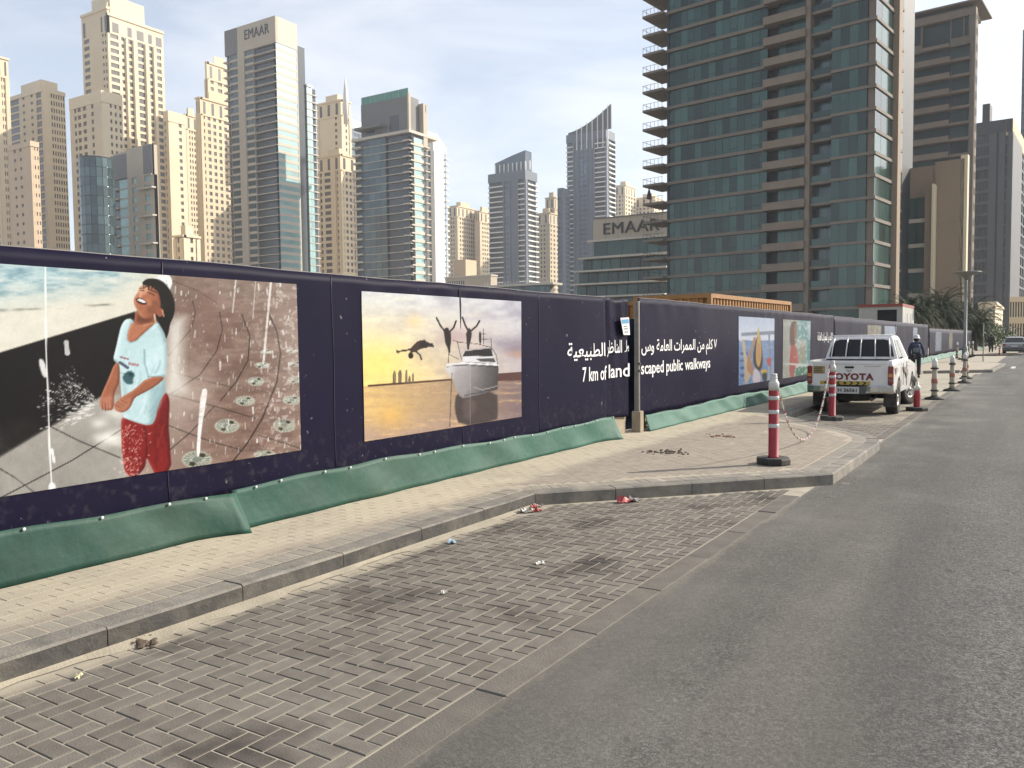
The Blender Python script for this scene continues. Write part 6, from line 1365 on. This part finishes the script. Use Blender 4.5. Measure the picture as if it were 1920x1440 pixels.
    P.hard(B([(600, 545), (652, 515), (652, 560), (620, 640), (600, 685), (590, 640)]), (148, 172, 172), 14, .6); P.hard(B([(480, 470), (500, 540), (510, 640), (490, 655)]), (150, 174, 174), 9, .5)
    for q in range(34):
        x0, y0 = r.uniform(486, 640), r.uniform(380, 650); a_ = r.uniform(1.0, 2.1); L_ = r.uniform(18, 70); pts = [(x0 + L_ * u * math.cos(a_ + .5 * u), y0 + L_ * u * math.sin(a_)) for u in (0, .35, .7, 1)]
        if all(484 < p[0] < 650 and p[1] < 680 for p in pts): P.line(B(pts), r.uniform(3, 9), (140, 164, 166) if q % 2 else (226, 238, 234), r.uniform(.2, .45), 3)
    P.body(B([(522, 283), (508, 318), (502, 352), (514, 367), (540, 360), (566, 334), (592, 311), (622, 284), (590, 290), (552, 300)]), (182, 122, 92), skd, skl, 8, 1.6, .4); P.line(B([(520, 284), (506, 318), (501, 354), (514, 369), (541, 361), (567, 336), (594, 312), (622, 285)]), 4.5, (170, 190, 188), .95)
    P.line(B([(478, 424), (508, 432)]), 6, (150, 56, 58), .8); P.line(B([(512, 450), (546, 456)]), 11, (172, 122, 122), .75); P.line(B([(476, 446), (506, 466)]), 13, (58, 68, 86), .8); P.line(B([(478, 488), (530, 492)]), 3, (60, 72, 78), .75); P.poly(B([(486, 498), (514, 474), (538, 492), (526, 512), (530, 530), (505, 534), (488, 516)]), (48, 82, 84), 3, .85); P.poly(B([(508, 484), (530, 490), (518, 506)]), (28, 52, 56), 3, .8)
    # arms and hands
    P.body(B([(455, 446), (475, 453), (475, 500), (470, 532), (456, 560), (451, 590), (453, 612), (446, 634), (426, 636), (405, 632), (395, 612), (399, 582), (412, 550), (431, 508)]), (166, 106, 78), skd, (200, 142, 110), 7, 1.6); P.hard(B([(402, 585), (440, 575), (450, 600), (446, 630), (410, 630), (398, 610)]), (196, 138, 116), 6, .6)
    for x0, y0, x1, y1 in ((404, 600, 406, 634), (416, 604, 418, 637), (430, 602, 431, 636), (442, 596, 444, 630)): P.line(B([(x0, y0), (x1, y1)]), 2.6, (110, 62, 48), .8)
    P.body(B([(584, 505), (653, 500), (640, 522), (600, 550), (560, 571), (536, 583), (526, 602), (516, 626), (492, 644), (466, 641), (452, 626), (456, 607), (475, 589), (496, 574), (532, 554)]), (166, 106, 78), skd, (202, 144, 112), 8, 1.6); P.hard(B([(470, 595), (520, 582), (520, 612), (495, 638), (462, 634)]), (192, 136, 110), 6, .55)
    for x0, y0, x1, y1 in ((458, 612, 478, 626), (466, 602, 490, 618), (480, 594, 502, 608)): P.line(B([(x0, y0), (x1, y1)]), 2.6, (110, 62, 48), .8)
    for k in range(260):                                            # spray over the dark step
        a = r.uniform(2.7, 4.25); d0 = r.uniform(50, 260); L = r.uniform(4, 22); cx, cy = 415, 640; e = r.uniform(.75, 1); P.line(B([(cx + d0 * math.cos(a), cy + d0 * e * .8 * math.sin(a)), (cx + (d0 + L) * math.cos(a), cy + (d0 + L) * e * .8 * math.sin(a))]), r.uniform(1, 2.8), (232, 228, 220), r.uniform(.2, .85), .8)
# --- yacht at sunset
def yacht(P):
    X, Y = P.X, P.Y; N = fbm(X, Y * 2, .006, 5); N2 = fbm(X * .6, Y * 2, .014, 8); hz = 802 - (X - 470) * .075
    u = np.clip((X - 470) / 1060, 0, 1); t = np.clip((Y - 150) / 640, 0, 1); top = np.array([216, 215, 214.]); warm = np.array([250, 218, 140.]); cool = np.array([186, 172, 172.])
    low = warm * (1 - u[:, None]) + cool * u[:, None]; P.C = top * (1 - t[:, None]) + low * t[:, None]; P.mixin(np.clip(N - .42, 0, .5) * 1.3 * (.3 + .7 * u), (140, 132, 146)); P.mixin(np.clip(N2 - .55, 0, .4) * 2.0 * (1 - u), (250, 236, 196))
    P.glow(520, 660, 240, 150, (252, 222, 130), .8); P.glow(780, 370, 60, 45, (242, 208, 150), .6); P.glow(1060, 470, 140, 60, (176, 146, 146), .6); P.glow(1470, 550, 90, 60, (120, 104, 116), .6); P.glow(1480, 590, 70, 25, (200, 150, 120), .5)
    w = Y > hz; uw = u; wc = np.array([226, 192, 130.]) * (1 - uw[:, None]) + np.array([132, 112, 112.]) * uw[:, None]; P.C[w] = wc[w]; rip = fbm(X * .35, Y * 3, .018, 12); P.mixin(w * np.clip(rip - .4, 0, .5) * 1.2, (150, 124, 112)); P.mixin(w * np.clip((Y - 950) / 250, 0, .8), (176, 150, 138)); P.mixin(w * np.clip(rip - .55, 0, .4) * 2, (244, 206, 140)); P.glow(620, 1010, 110, 90, (240, 190, 96), .5)
    P.hard([(468, 797), (640, 782), (800, 775), (1030, 756), (1030, 770), (800, 788), (468, 811)], (92, 62, 46)); P.hard([(1330, 722), (1420, 716), (1528, 706), (1528, 768), (1330, 772)], (98, 66, 58), 2)
    for x, y, wd in ((646, 704, 20), (684, 696, 24), (727, 698, 16), (748, 738, 16), (771, 718, 14)): P.hard([(x - wd / 2, 786), (x - wd / 2, y + 20), (x - wd * .15, y), (x + wd * .25, y), (x + wd / 2, y + 20), (x + wd / 2, 780)], (118, 104, 86)); P.line([(x, y + 14), (x, 780)], 3, (176, 156, 118), .7)
    D = (46, 36, 32)
    P.hard([(745, 562), (770, 535), (800, 505), (830, 495), (852, 500), (856, 526), (836, 550), (812, 562), (786, 576), (760, 582)], (70, 50, 42), 2); P.hard([(818, 498), (850, 493), (880, 520), (868, 548), (834, 553), (815, 540)], D, 2); P.line([(868, 532), (906, 534)], 14, D); P.line([(856, 512), (894, 524)], 13, D); P.line([(900, 518), (908, 542)], 8, D)
    P.line([(664, 574), (705, 568), (757, 558)], 12, D); P.line([(662, 564), (672, 582)], 7, D); P.line([(792, 572), (820, 598), (829, 626)], 11, D); P.ell(757, 600, 17, 22, (24, 18, 16))
    for xs, by in (((930, 345, 958, 400, 992, 442), 0), ((1062, 368, 1046, 412, 1018, 440), 0), ((1105, 342, 1124, 395, 1148, 440), 0), ((1220, 366, 1200, 402, 1160, 436), 0)): P.line([(xs[0], xs[1]), (xs[2], xs[3]), (xs[4], xs[5])], 12, D)
    P.ell(1000, 428, 15, 18, D); P.poly([(978, 430), (1026, 430), (1030, 500), (1022, 550), (1024, 582), (1012, 582), (1006, 550), (990, 520), (984, 470)], D); P.ell(1150, 432, 13, 16, D); P.poly([(1128, 434), (1170, 434), (1164, 490), (1152, 530), (1150, 562), (1138, 562), (1134, 500)], D); P.poly([(1216, 440), (1232, 440), (1234, 520), (1218, 520)], D)
    P.poly([(1064, 850), (1110, 880), (1340, 826), (1346, 1000), (1335, 1040), (1085, 1082), (1050, 960)], (82, 70, 66), 6); P.poly([(1100, 900), (1180, 880), (1210, 960), (1120, 1060)], (116, 100, 92), 14, .5)
    hull = [(988, 690), (1004, 660), (1110, 640), (1342, 650), (1350, 690), (1342, 830), (1235, 862), (1112, 888), (1086, 872), (1064, 830), (1042, 762), (1010, 716)]
    a = P.inside(hull, 1.6); u_ = np.clip((X - 1020) / 320, 0, 1); P.C = P.C * (1 - a[:, None]) + a[:, None] * (np.array([206, 200, 196.]) * (1 - u_[:, None]) + np.array([84, 78, 76.]) * u_[:, None]); P.mixin(a * np.clip((Y - 700) / 180, 0, 1) * .35, (70, 64, 62)); P.hard([(1040, 762), (1064, 680), (1150, 690), (1160, 800), (1112, 886), (1066, 832)], (160, 152, 148), 10, .5)
    P.line([(1000, 662), (1110, 650), (1346, 664)], 9, (228, 224, 218)); P.line([(1002, 676), (1112, 664), (1348, 678)], 4, (50, 44, 42), .85); P.line([(1180, 812), (1240, 832), (1338, 806)], 6, (170, 164, 160), .8); P.line([(1120, 870), (1230, 846), (1340, 818)], 5, (50, 44, 42), .7)
    P.hard([(1104, 640), (1112, 608), (1130, 588), (1304, 560), (1318, 612), (1346, 662), (1240, 648)], (214, 210, 206), 1.6); P.hard([(1106, 608), (1124, 570), (1300, 550), (1312, 606), (1200, 604)], (36, 33, 35), 1.6); P.hard([(1196, 622), (1318, 618), (1332, 646), (1226, 640)], (56, 50, 52), 2, .8)
    for q in range(9): P.line([(1130 + q * 20, 574 - q * 2), (1132 + q * 20, 598 - q)], 2, (120, 112, 108), .6)
    for ln in ([(1040, 495), (1070, 505), (1100, 628)], [(1068, 508), (1200, 520), (1300, 545)], [(1010, 650), (1014, 580)], [(1012, 590), (1080, 625)], [(1240, 490), (1298, 486), (1302, 540)], [(1246, 420), (1248, 520)], [(1230, 452), (1262, 452)], [(1302, 548), (1336, 600), (1342, 660)], [(1035, 720), (1028, 860), (1020, 1080)]): P.line(ln, 4.5, (70, 58, 54), .9)
    P.line([(1158, 640), (1158, 1170)], 3, (232, 228, 224), .35)
# --- woman with fruit drink / red dress, seen steeply
def drink(P):
    X, Y = P.X, P.Y; t = np.clip((Y - 320) / 260, 0, 1)[:, None]; P.C = np.array([208, 216, 230.]) * (1 - t) + np.array([232, 234, 240.]) * t; P.mixin((Y > 590) * .9, (124, 152, 188)); P.mixin((Y > 590) * np.clip(fbm(X, Y, .03, 4) - .4, 0, .5) * 1.5, (186, 204, 224))
    P.hard([(300, 505), (720, 478), (720, 520), (300, 540)], (150, 156, 166), 4); P.line([(612, 520), (630, 1050)], 18, (146, 152, 164)); P.line([(310, 590), (700, 600)], 8, (150, 158, 172), .8); P.line([(310, 685), (720, 680)], 10, (166, 174, 190), .7)
    for y in (740, 820, 900, 985): P.line([(300, y), (360, y - 4)], 30, (60, 92, 148), .8)
    P.poly([(300, 560), (340, 600), (360, 780), (420, 960), (360, 1080), (335, 1080), (330, 800)], (212, 190, 160), 6); P.poly([(440, 545), (470, 560), (420, 700), (400, 800), (440, 900), (430, 990), (370, 940), (358, 850), (380, 760), (420, 640)], (196, 150, 112), 5)
    P.poly([(470, 560), (500, 520), (530, 640), (545, 860), (500, 950), (440, 870), (430, 760), (450, 650)], (80, 58, 44), 6); P.poly([(468, 640), (490, 470), (500, 470), (528, 650), (526, 800), (500, 900), (470, 860), (462, 760)], (222, 184, 112), 6); P.poly([(482, 600), (520, 650), (515, 790), (490, 840), (476, 740)], (204, 152, 110), 8, .7); P.line([(484, 520), (494, 450)], 14, (222, 200, 110))
    P.poly([(440, 890), (500, 930), (530, 1060), (420, 1080)], (226, 212, 214), 6); P.ell(556, 940, 36, 26, (226, 190, 84)); P.poly([(528, 960), (590, 945), (586, 1050), (545, 1050)], (70, 66, 54), 4); P.poly([(582, 790), (640, 780), (630, 850), (612, 890), (595, 860)], (206, 92, 92), 4); P.line([(610, 880), (612, 1040)], 8, (200, 200, 206)); P.poly([(640, 850), (690, 830), (700, 1020), (620, 1030)], (180, 186, 200), 8, .7)
def dress(P):
    X, Y = P.X, P.Y; P.fill((186, 184, 170)); N = fbm(X, Y, .02, 2); P.mixin((X > 925) * 1.0, (136, 178, 174)); P.mixin(np.clip(N - .5, 0, .4) * 2.4, (226, 226, 214)); P.poly([(1040, 380), (1110, 370), (1110, 640), (1060, 600)], (206, 214, 208), 10, .8); P.poly([(1040, 560), (1110, 620), (1110, 860), (1040, 860)], (98, 150, 152), 10, .8)
    P.poly([(850, 400), (910, 360), (925, 420), (915, 600), (880, 690), (840, 620)], (112, 84, 66), 8); P.poly([(860, 640), (905, 640), (930, 720), (950, 880), (910, 860), (905, 1000), (838, 1000), (845, 760)], (192, 92, 82), 5); P.poly([(895, 400), (922, 400), (920, 620), (900, 640)], (186, 128, 104), 6, .9); P.poly([(915, 640), (940, 720), (956, 890), (940, 880), (920, 760)], (196, 138, 112), 4)
    P.ell(985, 640, 55, 60, (216, 208, 190), .8, .3); P.poly([(950, 650), (1030, 640), (1030, 800), (1000, 860), (955, 820)], (172, 166, 140), 10, .8); P.poly([(800, 840), (1090, 860), (1090, 890), (800, 860)], (222, 222, 208), 5); P.poly([(890, 890), (1090, 890), (1080, 980), (890, 1000)], (88, 138, 108), 6)
    r = random.Random(3)
    for k in range(60): x, y = r.uniform(900, 1100), r.uniform(420, 1000); P.ell(x, y, r.uniform(4, 12), r.uniform(6, 18), (232, 236, 230), .6, .3)
def washed(P):
    X, Y = P.X, P.Y; N = fbm(X, Y, .05, 6); P.fill((178, 168, 146)); P.mixin(np.clip(N - .4, 0, .6) * 1.6, (214, 206, 188)); P.mixin((fbm(X * 3, Y * .4, .08, 7) > .58) * .7, (110, 92, 76))
def washed2(P):
    X, Y = P.X, P.Y; N = fbm(X, Y, .05, 16); P.fill((176, 184, 196)); P.mixin(np.clip(N - .4, 0, .6) * 1.5, (206, 210, 214)); P.mixin((fbm(X, Y, .1, 17) > .66) * .5, (120, 124, 130))
z1c = lambda px, py: (px * 2.215, (py - 450) * 2.215); z2c = lambda px, py: ((px - 560) * 3.6, (py - 500) * 3.6); z4c = lambda px, py: ((px - 1340) * 6, (py - 540) * 6)
picture('poster', ha, 2.38, 5.44, .715, 2.258, .0075, z1c, fountain, 'printed picture of a laughing boy in white shirt and red trousers at a fountain', .008, .88)
picture('poster', ha, 6.31, 9.37, .70, 2.232, .011, z2c, yacht, 'printed picture of divers leaping from a white yacht at sunset', .008, .92)
picture('poster', hb_, 18.86, 21.95, .625, 2.216, .022, z4c, drink, 'printed picture of a woman with raised arm and cocktails', .008, .55)
picture('poster', hb_, 22.8, 25.95, .615, 2.21, .022, z4c, dress, 'printed picture of a woman in a red dress by a fountain', .008, .48)
picture('poster', hc_, 36.0, 39.4, .7, 2.2, .06, z4c, washed, 'sun bleached brown picture', .008, .48)
picture('poster', hc_, 40.4, 44.0, .7, 2.2, .06, z4c, washed2, 'sun bleached pale blue picture', .008, .55)
picture('poster', hc_, 50.5, 52.5, 1.2, 2.2, .06, z4c, washed2, 'torn grey picture corner', .008, .5)
picture('poster', hd_, 62, 66, .7, 2.0, .1, z4c, washed2, 'faded grey picture', .06, .3)
picture('poster', hd_, 72, 75, .7, 2.0, .1, z4c, washed, 'faded brown picture', .06, .3)
# ================================================================== base colours brought to measured reflectance
for m in bpy.data.materials:
    if not m.use_nodes or m.name.startswith('window_'): continue
    n, l, b = nodes(m); i = b.inputs['Base Color']
    if i.links:
        s = n.new('ShaderNodeVectorMath'); s.operation = 'SCALE'; s.inputs['Scale'].default_value = .76; src = i.links[0].from_socket; l.new(src, s.inputs[0]); l.new(s.outputs[0], i)
    else: i.default_value = tuple(c * .76 for c in i.default_value[:3]) + (1,)
# ------------------------------------------------------------------ haze
hz = MB().box(-900, 300, -60, 1000, -1.2, 260).build('haze'); tag(hz, 'thin pale haze filling the air over the whole district', 'haze', kind='stuff')
hm = bpy.data.materials.new('thin_haze'); hm.use_nodes = True; hn = hm.node_tree.nodes; hn.clear()
ho = hn.new('ShaderNodeOutputMaterial'); pv = hn.new('ShaderNodeVolumePrincipled'); pv.inputs['Color'].default_value = (.86, .91, .98, 1); pv.inputs['Density'].default_value = .00027; pv.inputs['Anisotropy'].default_value = 0.0
hm.node_tree.links.new(pv.outputs['Volume'], ho.inputs['Volume']); hz.data.materials.append(hm)
